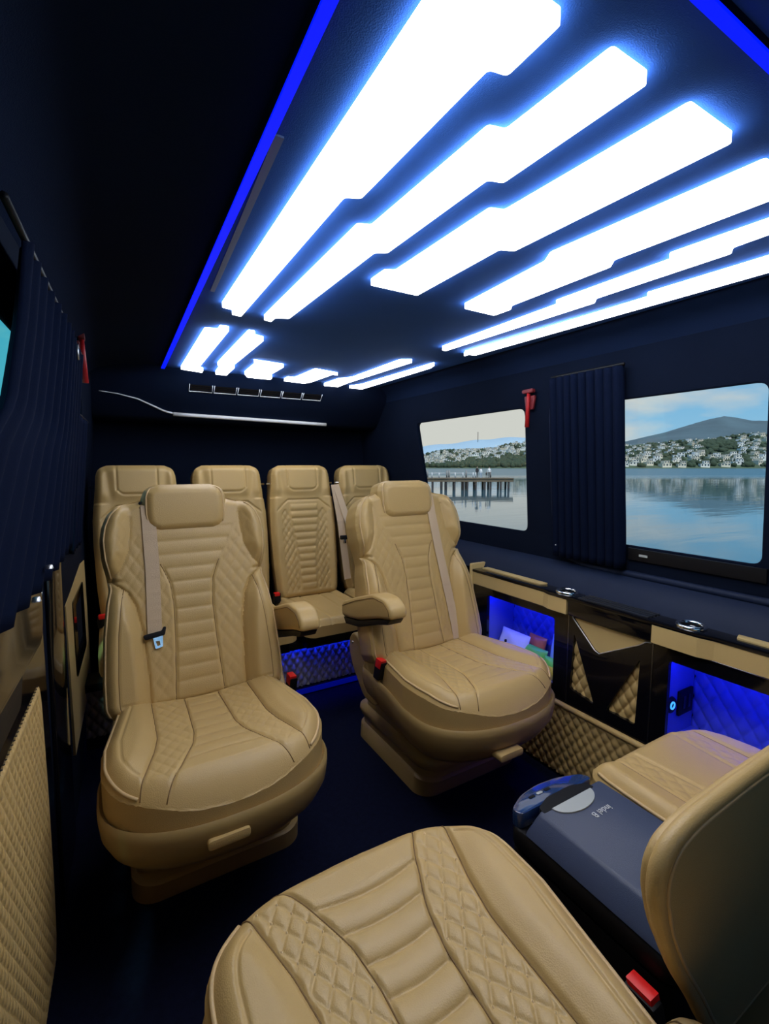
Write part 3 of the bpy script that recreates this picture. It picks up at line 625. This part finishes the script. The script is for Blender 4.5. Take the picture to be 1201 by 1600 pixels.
# rest of the cabinet line towards the front
kd = thing('side_cabinet', 'plain cabinet end at the right edge of the picture', 'cabinet', 'side cabinets along the right wall')
box('front_panel', (1.515, -.7, .315), (1.60, .198, .735), GLOSS, kd)
# quilted kick panel
kp = thing('kick_panel', 'long tan quilted kick panel along the floor below the cabinets', 'panel')
Q = Pad(.012, .292, lambda v: 1.20+0*v, lambda x, v, d: .010+.006*quilt(x, v, .040, .052), -.03, lambda x, v, h: (1.515-h, .53+x, v), 480, 66, .010)
Q.build([('quilted_face', TAN, lambda x, v: x == x)], 'core', kp, BLACK)
tube('top_roll', [(1.511, -.68, .301), (1.511, 1.74, .301)], .0115, TAN, kp, 10)
# counter
ct_ = thing('counter', 'black gloss counter with two chrome cup holders above the cabinets', 'counter')
prism('top', [(1.497, .70), (1.495, 1.0), (1.495, 1.255), (1.508, 1.29), (1.508, 1.745), (1.60, 1.745), (1.60, -.7), (1.508, -.7), (1.508, .66)], lambda u, v, h: (u, v, h), .734, .747, GLOSS, ct_, bev=.003)
for (x, y) in ((1.548, 1.205), (1.550, .745)):
    c = lathe('cup_holder', [(.043, 0), (.043, .006), (.040, .010), (.034, .010), (.031, .006), (.030, -.045), (0, -.046)], CHROME, ct_, 32, (x, y, .747))
    lathe('cup_well', [(.0302, .004), (.029, -.02), (.0, -.02)], BLACK, c, 24, (x, y, .747))
prism('pad_strip', round_poly([(1.545, 1.34), (1.585, 1.33), (1.588, 1.70), (1.548, 1.70)], .006, 2), lambda u, v, h: (u, v, h), .745, .753, CREAM, ct_, bev=.002)
prism('pad_strip', round_poly([(1.545, .10), (1.585, .10), (1.583, .63), (1.548, .62)], .006, 2), lambda u, v, h: (u, v, h), .745, .753, CREAM, ct_, bev=.002)
for i in range(4): box('grille_bar', (1.512+i*.021, .86, .746), (1.524+i*.021, 1.13, .751), mat('satin_black', (.02, .022, .03), .3), ct_, bev=.002)
# socket plate and charger on the side wall of the empty shelf
sp = thing('socket_plate', 'dark square socket on the inner wall of the empty blue-lit shelf', 'socket')
box('plate', (1.600, .788, .415), (1.685, .7975, .50), BLACK, sp, bev=.003)
for i in range(2): box('slot', (1.62+i*.03, .7865, .435), (1.635+i*.03, .789, .48), GLOSS, sp, bev=.001)
us = thing('usb_socket', 'round charging socket with a glowing blue ring beside the square socket', 'socket')
o_ = lathe('body', [(.0, .006), (.026, .006), (.028, 0)], BLACK, us, 24); o_.data.transform(Matrix.Translation((1.562, .7975, .463)) @ Matrix.Rotation(PI/2, 4, 'X'))
V, F = tube_geo([(1.562+.011*math.cos(a), .790, .463+.011*math.sin(a)) for a in np.linspace(0, 2*PI, 20, endpoint=False)], .0028, 6, True); mesh('light_ring', V, F, SOCK, us, smooth=True)
# packets on the shelf
def packet(label, loc, size, cols, rz, rx, dots=False):
    w, h, th_ = size; t = thing('snack_packet', label, 'packet', 'packets on the blue-lit shelf', loc, rz)
    nu, nv = 16, 20; u = np.linspace(-1, 1, nu); v = np.linspace(-1, 1, nv); U, V_ = np.meshgrid(u, v)
    H = th_*np.sqrt(np.clip((1-U**4)*(1-V_**2), 0, 1))*(1+.12*np.sin(5*U+3*V_))
    Mx = Matrix.Rotation(rx, 3, 'X'); I = np.arange(nu*nv).reshape(nv, nu); Fq = np.stack([I[:-1, :-1], I[:-1, 1:], I[1:, 1:], I[1:, :-1]], 2).reshape(-1, 4)
    VV = [Mx @ Vector((a*w/2, -c, (b+1)*h/2)) for a, b, c in zip(U.ravel(), V_.ravel(), H.ravel())]+[Mx @ Vector((a*w/2, c+.001, (b+1)*h/2)) for a, b, c in zip(U.ravel(), V_.ravel(), H.ravel())]
    FF = [tuple(f) for f in Fq]+[tuple(f[::-1]+nu*nv) for f in Fq]
    mi = [0 if (i//(nu-1)) % (nv-1) < 12 else 1 for i in range(len(FF))]
    mesh('bag', VV, FF, [mat(c[0], c[1], .3) for c in cols], t, smooth=True, mi=mi)
    for k in (0, 1):
        z = h*k; box('sealed_edge', (-w/2, -.002, z-.006), (w/2, .002, z+.006), mat(*cols[k][:2], .3), t, bev=.001) if rx == 0 else None
    if dots:
        for dx, dz in ((-.03, .55), (.01, .35), (-.045, .25)):
            p = Mx @ Vector((dx, -th_*.95, h*dz)); lathe('printed_dot', [(0, .006), (.006, .004), (.007, -.006)], BLACK, t, 10, tuple(p))
    return t
Wp = ('packet_white', (.75, .78, .8)); Gp = ('packet_green', (.15, .65, .08)); Yp = ('packet_yellow', (.8, .65, .1)); Bp = ('packet_pale_blue', (.35, .6, .75)); Op = ('packet_orange', (.75, .2, .06))
packet('white spotted packet lying at the left of the blue-lit shelf', (1.575, 1.53, .355), (.17, .125, .022), (Wp, Wp), -PI/2, -.35, True)
packet('small orange packet behind the white one on the blue-lit shelf', (1.64, 1.45, .352), (.10, .12, .018), (Op, Op), -PI/2, -.3)
packet('green and white packet in the middle of the blue-lit shelf', (1.575, 1.40, .355), (.12, .095, .02), (Wp, Gp), -PI/2, -.4)
packet('pale blue packet standing at the right of the blue-lit shelf', (1.625, 1.292, .352), (.10, .165, .02), (Bp, Bp), -PI/2, -.12)
packet('yellow and green packet at the right front of the blue-lit shelf', (1.56, 1.285, .355), (.09, .085, .02), (Yp, Gp), -PI/2, -.25)
# ------------------------------------------------------------------ cool box
cb = thing('cool_box', 'dark blue portable cool box between the two front chairs', 'cool box')
x0, x1, y0, y1, zt = .735, .985, .345, .71, .50
def plan(k, yf=0):    # outline: square towards the front of the van, rounded at the control end
    a, b, c, d = x0+k, x1-k, y0+k, y1-k+yf
    return round_poly([(a, c), (b, c), (b, d-.02), (b-.05, d+.012), ((a+b)/2, d+.03), (a+.05, d+.012), (a, d-.02)], .03, 5)
ring = lambda k, z: [(u, v, z) for u, v in plan(k)]
loft('body', [ring(.012, 0), ring(.004, .02), ring(.0, .30), ring(.0, .405)], BLACK, cb)
loft('lid_edge', [ring(.003, .408), ring(-.002, .415), ring(-.002, .448), ring(.002, .454)], BLACK, cb)
# lid with chamfered long side
yl = .655
loft('lid', [[(u, v, z) for u, v in round_poly([(x0+k, y0+.0), (x1-k*.3, y0), (x1-k*.3, yl-k*.2), (x0+k, yl-k*.2)], .006, 3)] for k, z in ((.0, .458), (.004, .466), (.030, .494), (.036, .500))], BOXLID, cb)
cpnl = prism('control_panel', [p for p in round_poly([(x0+.004, .670), (x1-.004, .670), (x1-.004, .70), (x1-.06, .728), ((x0+x1)/2, .737), (x0+.06, .728), (x0+.004, .70)], .02, 5)], lambda u, v, h: (u, v, h-.35*(v-.66)**1*.6), .456, .494, mat('blue_gloss_plastic', (.02, .05, .16), .12, coat=1), cb, bev=.006)
for i in range(3): prism('control_button', round_poly([(.80+i*.025, .700), (.818+i*.025, .700), (.818+i*.025, .708), (.80+i*.025, .708)], .003, 2), lambda u, v, h: (u, v, h-.35*(v-.66)*.6), .494, .4955, GREY if i == 1 else BLACK, cpnl)
prism('lid_grip', [(.835+.058*math.cos(a)*1.12+.03, .640-.036*math.sin(a)) for a in np.linspace(0, PI, 24)], lambda u, v, h: (u, v, h), .4985, .5035, GREY, cb, bev=.001)
prism('grip_recess', round_poly([(.775, .640), (.945, .640), (.940, .658), (.90, .672), (.82, .672), (.78, .658)], .006, 3), lambda u, v, h: (u, v, h), .47, .5006, BLACK, cb)
cu = bpy.data.curves.new('lettering', 'FONT'); cu.body = 'indel B'; cu.size = .021; cu.align_x = 'CENTER'; cu.extrude = .0006
to = bpy.data.objects.new('lettering_tmp', cu); COL.objects.link(to); dg = bpy.context.evaluated_depsgraph_get(); me = bpy.data.meshes.new_from_object(to.evaluated_get(dg)); bpy.data.objects.remove(to)
me.transform(Matrix.Translation((.890, .580, .501)) @ Matrix.Rotation(PI-.02, 4, 'Z') @ Matrix.Translation((0, -.008, 0))); me.materials.clear(); link('lettering', me, PRINT, cb)
# ------------------------------------------------------------------ curtains
def curtain(label, ya, yb, z0, z1, xf, nf, amp, pinch=0, edge=None):
    n, k = nf*14, 26; V, F = [], []
    for j in range(k):
        z = z0+(z1-z0)*j/(k-1); g = 1-pinch*math.sin(PI*min(1, (j/(k-1))*1.0))*.5
        for i in range(n):
            s = i/(n-1); y0_ = edge(z) if edge else ya; y = y0_+(yb-y0_)*s; a = 2*PI*nf*s+.5*math.sin(3*s+z*2)
            y = yb+(y-yb)*g
            V.append((xf(y, z)+amp*math.sin(a)*(.8+.2*math.sin(9*s+2*z)), y+.006*math.cos(a*1.0), z))
    for j in range(k-1):
        for i in range(n-1): a = j*n+i; F.append((a, a+1, a+n+1, a+n))
    t = thing('curtain', label, 'curtain', 'dark window curtains')
    o = mesh('cloth', V, F, CURT, t, smooth=True); md = o.modifiers.new('s', 'SOLIDIFY'); md.thickness = .003
    tube('curtain_rail', [(xf(y, z1)+.0, y, z1+.004) for y in np.linspace(ya, yb, 8)], .006, BLACK, t)
    return t
c1 = curtain('dark curtain gathered beside the large right window', 1.03, 1.345, .865, 1.60, lambda y, z: RX(y, z)-.032, 9, .016)
for (y, z) in ((1.335, .915),): lathe('press_stud', [(0, .004), (.005, .003), (.006, -.004)], ALU, c1, 10, (1.63, y, z))
c2_ = curtain('dark curtain gathered over the left front window', .82, 1.87, .985, 1.60, lambda y, z: LX(y, z)+.035, 12, .016, edge=lambda z: float(np.interp(z, [.98, 1.28, 1.34, 1.48, 1.6], [.45, .75, .86, .92, .94])))
lathe('press_stud', [(0, .004), (.006, .003), (.008, -.004)], ALU, c2_, 12, (LX(1.2, 1.03)+.058, 1.21, 1.035))
tube('tieback_pin', [(LX(1.6, 1.56)+.05, 1.60, 1.585), (LX(1.6, 1.54)+.052, 1.605, 1.545)], .003, ALU, c2_)
c3_ = curtain('dark curtain in the far left corner below the small rear window', 2.06, 2.42, .92, 1.43, lambda y, z: LX(y, z)+.018, 5, .010)
# ------------------------------------------------------------------ emergency hammers
def hammer(label, loc, rz):
    t = thing('emergency_hammer', label, 'hammer', 'red emergency hammers', loc, rz)
    DR = mat('dark_red_plastic', (.16, .01, .015), .5)
    prism('bracket', round_poly([(-.030, .035), (.030, .035), (.020, -.025), (-.020, -.025)], .006, 2), lambda u, v, h: (u, -h, v), 0, .010, DR, t, bev=.002)
    prism('hammer_head', round_poly([(-.030, .045), (.030, .045), (.030, .062), (-.030, .062)], .006, 2), lambda u, v, h: (u, -h, v), .006, .026, DR, t, bev=.004)
    tube('handle', [(0, -.016, .05), (0, -.018, 0), (0, -.020, -.10)], [.007, .0075, .0100], RED2, t, 10)
hammer('red emergency hammer on the dark pillar between the right windows', (1.606, 1.475, 1.515), -PI/2)
hammer('red emergency hammer above the left curtain', (-.072, 1.965, 1.635), PI/2)
# ------------------------------------------------------------------ left side: sliding door and trim
dr = struct(empty('door_1'))
LXD = lambda y, z: LX(y, z)
Qd = Pad(.035, .722, smooth_fn([.035, .08, .2, .45, .66, .70, .722], [.44, .47, .49, .505, .505, .50, .49], sig=.02), lambda x, v, d: .016+.004*sstep(d, .01, .03)*quilt(x, v, .028, .042), -.01, lambda x, v, h: (LX(.865+x, .5)+h, .865+x, v), 380, 260, .012)
Qd.build([('quilted_panel', TAN, lambda x, v: x == x)], 'panel_core', dr, BLACK)
prism('door_skin', round_poly([(.2, .01), (1.47, .01), (1.50, .60), (1.46, .985), (.2, .985)], .03, 4), lambda u, v, h: (LX(u, v)+h, u, v), -.005, .006, GLOSS, dr)
prism('gloss_trim', round_poly([(.30, .885), (1.22, .868), (1.30, .90), (1.40, 1.01), (1.36, 1.03), (.30, 1.03)], .02, 4), lambda u, v, h: (LX(u, v)+h*(1.6-1.2*(v-.87)/.16), u, v), 0, .030, GLOSS, dr, bev=.008, seg=3)
tube('chrome_strip', [(LX(u, v)+.020+.012*(1-(v-.87)/.16), u, v) for u, v in lerp_pts([(.32, .872), (1.23, .862), (1.315, .90), (1.412, 1.015)], 40)], .0028, CHROME, dr)
lathe('lock_knob', [(0, .010), (.007, .009), (.009, 0)], ALU, dr, 14, (LX(1.2, .96)+.04, 1.20, .965))
prism('door_pocket', round_poly([(.3, .76), (1.16, .76), (1.20, .835), (.3, .845)], .02, 3), lambda u, v, h: (LX(u, v)+h, u, v), 0, .016, BLACK, dr, bev=.005)
# door pillar
pi_ = struct(empty('trim_3'))
prism('pillar', round_poly([(1.50, .0), (1.80, .0), (1.82, .55), (1.80, 1.02), (1.56, 1.02)], .02, 3), lambda u, v, h: (LX(u, v)+h, u, v), 0, .010, GLOSS, pi_, bev=.004)
for y in (1.62, 1.72): tube('pillar_rib', [(LX(y, z)+.011, y, z) for z in (.80, .9, 1.01)], .006, GLOSS, pi_, 8)
prism('tan_edge', round_poly([(1.735, .36), (1.765, .34), (1.785, .62), (1.775, .64)], .006, 2), lambda u, v, h: (LX(u, v)+h, u, v), 0, .016, TAN, pi_, bev=.003)
# rear left cabinet
kl = thing('side_cabinet', 'tan panel with a narrow blue-lit shelf by the left door', 'cabinet')
fJ = lambda y, z, h: (LX(y, z)+h, y, z)
plate('front_panel', [(1.92, .22), (2.62, .22), (2.62, .80), (2.45, .815), (1.92, .765)], [round_poly([(2.08, .44), (2.46, .44), (2.46, .735), (2.08, .735)], .02, 3)], fJ, -.01, .010, CREAM, kl)
plate('front_frame', round_poly([(2.08, .44), (2.46, .44), (2.46, .735), (2.08, .735)], .02, 3), [round_poly([(2.16, .50), (2.42, .50), (2.42, .70), (2.16, .70)], .015, 3)], fJ, -.008, .014, GLOSS, kl)
box('compartment', (-.24, 2.15, .49), (-.225, 2.43, .71), MATS['cubby_lining'], kl, bev=0)
box('light_strip', (-.165, 2.17, .692), (-.158, 2.41, .698), BLEDS, kl, bev=0)
# ------------------------------------------------------------------ outside: bay, far shore, town, pier
cy, sy = math.cos(YAW), math.sin(YAW)
def out(a, d, z): return (a*cy+d*sy, -a*sy+d*cy, z)         # a: along the shore, d: across the bay
SEA = -2.55
def water():
    m = bpy.data.materials.new('sea_water'); m.use_nodes = True; nt = m.node_tree; b = nt.nodes['Principled BSDF']; N = nt.nodes.new; L = nt.links.new
    b.inputs['Base Color'].default_value = (.03, .10, .14, 1); b.inputs['Roughness'].default_value = .04; b.inputs['IOR'].default_value = 1.33
    tc = N('ShaderNodeTexCoord'); mp = N('ShaderNodeMapping'); mp.inputs['Rotation'].default_value = (0, 0, YAW); mp.inputs['Scale'].default_value = (.25, 1, 1); L(tc.outputs['Object'], mp.inputs[0])
    n1 = N('ShaderNodeTexNoise'); n1.inputs['Scale'].default_value = .55; n1.inputs['Detail'].default_value = 3; L(mp.outputs[0], n1.inputs[0])
    n2 = N('ShaderNodeTexNoise'); n2.inputs['Scale'].default_value = .06; n2.inputs['Detail'].default_value = 2; L(mp.outputs[0], n2.inputs[0])
    ad = N('ShaderNodeMath'); ad.operation = 'MULTIPLY'; L(n1.outputs[0], ad.inputs[0]); L(n2.outputs[0], ad.inputs[1])
    dt = N('ShaderNodeVectorMath'); dt.operation = 'DOT_PRODUCT'; L(tc.outputs['Object'], dt.inputs[0]); dt.inputs[1].default_value = (sy, cy, 0)
    rg = N('ShaderNodeMapRange'); L(dt.outputs['Value'], rg.inputs[0]); rg.inputs[1].default_value = 120; rg.inputs[2].default_value = 190; rg.inputs[3].default_value = .05; rg.inputs[4].default_value = .38; L(rg.outputs[0], b.inputs['Roughness'])
    bp = N('ShaderNodeBump'); bp.inputs['Strength'].default_value = .45; bp.inputs['Distance'].default_value = .10; L(ad.outputs[0], bp.inputs['Height']); L(bp.outputs[0], b.inputs['Normal'])
    return m
V = [out(a, d, SEA) for d in (-40, 9000) for a in (-6000, 9000)]
struct(mesh('sea', V, [(0, 1, 3, 2)], water()))
struct(mesh('quay', [(-300, -300, -.62), (5, -300, -.62), (5, 300, -.62), (-300, 300, -.62), (5, -300, -4), (5, 300, -4)], [(0, 1, 2, 3), (1, 4, 5, 2)], mat('grey_quay', (.3, .29, .27), .9, var=.2, vscale=1)))
def hill_h(a, d):
    t = a/d; s = np.clip((d-557)/235, 0, 1.6); dd = sstep(np.asarray(d, float), 790, 1250)
    town = np.interp(t, [-.2, .0, .08, .15, .3, .45, .52, .82, 1.2], [6, 12, 17, 25, 38, 34, 34, 52, 60])
    ridge = np.interp(t, [-.2, .1, .3, .42, .53, .62, .71, .77, .84, 1.0, 1.2], [0, 2, 4, 8, 30, 56, 80, 62, 62, 50, 30])
    bump = 2.2*np.sin(a*.05+d*.011)+1.4*np.sin(a*.021-d*.03)
    return SEA+.3+np.minimum(s, 1.0)**.85*town*(1+.12*np.clip(s-1, 0, 1))+dd*ridge+bump*np.clip(s, 0, 1)-dd*0
GREEN = mat('hillside_scrub', (.055, .085, .045), .95, var=.5, vscale=.03); HAZY = mat('far_mountain_haze', (.30, .42, .52), .95, var=.06, vscale=.002)  # HAZY: atmospheric haze put into the mountain's base colour
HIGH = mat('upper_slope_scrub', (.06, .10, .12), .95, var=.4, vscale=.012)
na, nd = 150, 60; A = np.linspace(-500, 1500, na); Dv = 552+np.linspace(0, 1, nd)**1.4*1050
V = []; 
for d in Dv:
    for a in A: V.append(out(a*(d/900), d, float(hill_h(a*(d/900), d)) if d > 553 else SEA-1))
F = [(j*na+i, j*na+i+1, (j+1)*na+i+1, (j+1)*na+i) for j in range(nd-1) for i in range(na-1)]
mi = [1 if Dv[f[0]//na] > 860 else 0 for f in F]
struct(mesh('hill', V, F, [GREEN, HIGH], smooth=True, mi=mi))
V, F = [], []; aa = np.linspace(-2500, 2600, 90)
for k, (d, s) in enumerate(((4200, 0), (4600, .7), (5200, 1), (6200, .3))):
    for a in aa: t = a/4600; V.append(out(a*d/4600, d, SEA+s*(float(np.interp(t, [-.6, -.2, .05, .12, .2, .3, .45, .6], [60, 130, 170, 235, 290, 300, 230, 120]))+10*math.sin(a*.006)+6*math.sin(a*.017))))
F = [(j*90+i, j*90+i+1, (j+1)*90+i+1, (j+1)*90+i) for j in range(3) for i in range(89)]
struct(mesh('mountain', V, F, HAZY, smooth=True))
# houses
HW = [mat('white_render', (.80, .78, .70), .8), mat('cream_render', (.72, .66, .52), .8), mat('pale_render', (.74, .77, .76), .8)]; HG = mat('dark_glazing', (.05, .07, .09), .2); HR = mat('flat_roof', (.55, .50, .44), .9)
def house_mesh(k):
    bm = bmesh.new(); rnd = random.Random(k)
    def bx(lo, hi, mi):
        r = bmesh.ops.create_cube(bm, size=1); fs = set()
        for v in r['verts']:
            v.co = Vector([(lo[i]+hi[i])/2+v.co[i]*(hi[i]-lo[i]) for i in range(3)])
            for f in v.link_faces: fs.add(f)
        for f in fs: f.material_index = mi
    w = rnd.uniform(4.5, 6.5); dp = 4.5; h1 = 3.1
    bx((-w, -dp, -4), (w, dp, h1), 0); bx((-w-.25, -dp-.25, h1), (w+.25, dp+.25, h1+.3), 2)
    a = rnd.uniform(-.5, .1)*w; b = a+rnd.uniform(.9, 1.3)*w; b = min(b, w)
    bx((a, -dp+1.5, h1+.3), (b, dp, h1+3.1), 0); bx((a-.2, -dp+1.3, h1+3.1), (b+.2, dp+.2, h1+3.4), 2)
    n = 3
    for i in range(n):
        x = -w+2*w*(i+.5)/n; bx((x-.8, -dp-.06, .7), (x+.8, -dp+.1, 2.5), 1)
    for i in range(2):
        x = a+(b-a)*(i+.5)/2; bx((x-.8, -dp+1.44, h1+1.0), (x+.8, -dp+1.6, h1+2.7), 1)
    if k % 2: bx((-w+.3, dp-2.5, h1+3.2), (-w+2, dp-1, h1+4.6), 0)
    bmesh.ops.recalc_face_normals(bm, faces=bm.faces); me = bpy.data.meshes.new('house'); bm.to_mesh(me); bm.free()
    for m in (HW[k % 3], HG, HR): me.materials.append(m)
    return me
HM = [house_mesh(k) for k in range(6)]
def put_house(a, d, sc, label, group):
    o = bpy.data.objects.new('house', random.choice(HM)); COL.objects.link(o)
    o.location = out(a, d, float(hill_h(a, d))+random.uniform(0, 1)); o.rotation_euler = (0, 0, -YAW+random.uniform(-.35, .35)); o.scale = (sc*random.uniform(.8, 1.15), sc, sc*random.uniform(.85, 1.1))
    tag(o, label, 'house', group)
LR = 'white flat-roofed house on the hillside seen through the large right window'; LF = 'small white house on the shore seen through the small rear window'
used = []
def free(a, d, r):
    for (p, q, s) in used:
        if abs(p-a) < (r+s) and abs(q-d) < 11.5: return False
    used.append((a, d, r)); return True
tries = 0; n = 0
while n < 88 and tries < 6000:
    tries += 1; t = random.uniform(.505, .845); d = random.choice([568, 592, 618, 650, 690, 735, 775])+random.uniform(-6, 6)
    px, el = t, d
    if d > 640 and .665 < t < .745 and d < 760: continue            # wooded knoll
    if d > 740 and t < .60 and random.random() < .6: continue
    if free(t*d, d, 6.9): put_house(t*d, d, 1.0 if d < 640 else .9, LR, 'houses across the bay in the large window'); n += 1
tries = n = 0
while n < 115 and tries < 6000:
    tries += 1; t = random.uniform(.065, .315); d = random.uniform(575, 800)
    lim = np.interp(t, [.06, .12, .18, .315], [566, 580, 612, 640])
    if d < lim: continue
    if free(t*d, d, 5.2): put_house(t*d, d, .78, LF, 'houses across the bay in the small window'); n += 1
# trees between the houses: nobody could count them
V, F = [], []; ico = bmesh.new(); bmesh.ops.create_icosphere(ico, subdivisions=1, radius=1); iv = [v.co.copy() for v in ico.verts]; ifc = [[v.index for v in f.verts] for f in ico.faces]; ico.free()
for i in range(3200):
    if random.random() < .5: t = random.uniform(.50, .85)
    else: t = random.uniform(.055, .325)
    d = 562+random.random()**1.2*260; r = random.uniform(2.2, 4.5)
    if i < 160: t = random.uniform(.66, .75); d = random.uniform(680, 750); r = random.uniform(3, 5.5)
    elif i < 420: t = random.uniform(.11, .32); d = random.uniform(560, 615); r = random.uniform(2.5, 4)
    a = t*d
    if any(abs(p-a) < 6.5+r and abs(q-d) < 4.5+r for p, q, s in used): continue
    c = Vector(out(a, d, float(hill_h(a, d))+r*.4)); k = len(V)
    for q in iv: V.append(c+Vector((q.x*r, q.y*r, q.z*r*random.uniform(.8, 1.2))))
    F += [[j+k for j in f] for f in ifc]
tag(mesh('trees', V, F, mat('tree_foliage', (.025, .045, .022), .9, var=.4, vscale=.1), smooth=True), 'dark green trees scattered between the far houses', 'trees', kind='stuff')
tag(tube('antenna_mast', [out(.197*800, 800, 40), out(.197*800, 800, 57)], .5, BLACK), 'thin mast standing on the ridge above the far houses', 'mast')
# pier
PD = 73.; DECK = -.74
pier = thing('pier', 'long wooden pier on dark piles crossing the bay', 'pier')
WD = mat('weathered_planks', (.14, .105, .07), .9, var=.3, vscale=2); PB = mat('dark_pile_wood', (.025, .025, .03), .9); PW = mat('pale_post', (.55, .56, .58), .7)
def obox(name, a0, a1, d0, d1, z0, z1, m, par):
    V = [out(a, d, z) for z in (z0, z1) for d in (d0, d1) for a in (a0, a1)]
    return mesh(name, V, [(0, 2, 3, 1), (4, 5, 7, 6), (0, 1, 5, 4), (2, 6, 7, 3), (0, 4, 6, 2), (1, 3, 7, 5)], m, par)
for i in range(22):
    a0 = -14+i*1.55; obox('deck_plank', a0, a0+1.50, PD-.2, PD+3.2, DECK-.14, DECK, WD, pier)
obox('deck_beam', -14, 20.0, PD-.1, PD+.2, DECK-.58, DECK-.14, WD, pier); obox('deck_beam', -14, 20.0, PD+2.8, PD+3.1, DECK-.58, DECK-.14, WD, pier)
px_ = [5.0, 6.3, 7.5, 8.9, 9.6, 10.9, 12.3, 12.9, 14.2, 15.6, 16.5, 18.1, 19.3]
for a in [-10, -7, -4, -1.5, .5, 2, 3.5]+px_:
    tube('pile', [out(a, PD+.1, -4.5), out(a, PD+.1, DECK-.3)], .17, PB, pier, 8); tube('pile', [out(a+.25, PD+2.9, -4.5), out(a+.25, PD+2.9, DECK-.3)], .17, PB, pier, 8)
for a in (5.6, 7.4, 8.5, 11.0, 12.2, 13.8, 14.2): tube('railing_post', [out(a, PD+.3, DECK), out(a, PD+.3, DECK+.85)], .09, PW, pier, 6)
for a in (6.9, 10.0, 10.35, 13.1, 17.0): tube('mooring_post', [out(a, PD+2.5, DECK), out(a, PD+2.5, DECK+1.15)], .13, mat('grey_wood', (.22, .22, .22), .9), pier, 8)
tube('railing', [out(4, PD+2.9, DECK+.7), out(14.6, PD+2.9, DECK+.7)], .05, PW, pier, 6)
def person(label, a, d, hgt, cols, seated=False):
    V = [(0, 0, .92), (0, 0, 1.12), (0, 0, 1.36), (0, 0, 1.48), (0, -.01, 1.58), (0, -.01, 1.70),
         (.10, 0, .88), (.11, .02, .48), (.12, .03, .06), (.12, -.12, .03), (-.10, 0, .88), (-.12, -.03, .48), (-.13, .0, .06), (-.13, -.15, .03),
         (.18, 0, 1.36), (.25, .02, 1.08), (.24, -.08, .84), (-.18, 0, 1.36), (-.25, .02, 1.08), (-.24, -.08, .84)]
    if seated: V = [(x, y-(.28 if z < .6 else 0), max(.03, z-.40)) for x, y, z in V]
    E = [(0, 1), (1, 2), (2, 3), (3, 4), (4, 5), (0, 6), (6, 7), (7, 8), (8, 9), (0, 10), (10, 11), (11, 12), (12, 13), (2, 14), (14, 15), (15, 16), (2, 17), (17, 18), (18, 19)]
    R_ = [.15, .14, .15, .06, .095, .08, .09, .07, .05, .04, .09, .07, .05, .04, .07, .05, .035, .07, .05, .035]
    me = bpy.data.meshes.new('tmp'); me.from_pydata(V, E, []); o = bpy.data.objects.new('tmp', me); COL.objects.link(o)
    sk = o.modifiers.new('k', 'SKIN')
    for i, r in enumerate(R_): me.skin_vertices[0].data[i].radius = (r, r*.8)
    me.skin_vertices[0].data[0].use_root = True; o.modifiers.new('b', 'SUBSURF').levels = 1
    dg = bpy.context.evaluated_depsgraph_get(); nm = bpy.data.meshes.new_from_object(o.evaluated_get(dg)); bpy.data.objects.remove(o)
    nm.materials.clear()
    for c in cols: nm.materials.append(c)
    for p in nm.polygons:
        z = p.center.z+(.40 if seated else 0); y = p.center.y
        p.material_index = 0 if z < .9 else 1 if z < 1.47 and not (abs(p.center.x) > .2 and z < .92) else 3 if (z > 1.66 or y > .03) else 2
        p.use_smooth = True
    ob = link('person', nm, cols); ob.location = out(a, d, DECK); ob.rotation_euler = (0, 0, -YAW+random.uniform(-.5, .5)); s = hgt/1.78; ob.scale = (s, s, s)
    tag(ob, label, 'person', 'people on the pier')
SK = mat('skin', (.45, .28, .2), .6); HB = mat('dark_hair', (.02, .015, .012), .7); DK = mat('dark_cloth', (.012, .012, .018), .9); WT = mat('white_cloth', (.8, .8, .82), .9); BJ = mat('pale_denim', (.35, .45, .6), .9)
person('person in dark clothes standing on the pier, left of the group', 14.55, PD+1.0, 1.85, [DK, DK, SK, HB])
person('person in white top and pale trousers on the pier', 15.15, PD+1.0, 1.66, [BJ, WT, SK, HB])
person('small child in dark clothes between the two white-topped people on the pier', 16.0, PD+.9, 1.0, [DK, DK, SK, HB])
person('person in white top and dark trousers on the pier, right of the group', 16.45, PD+1.0, 1.78, [DK, WT, SK, HB])
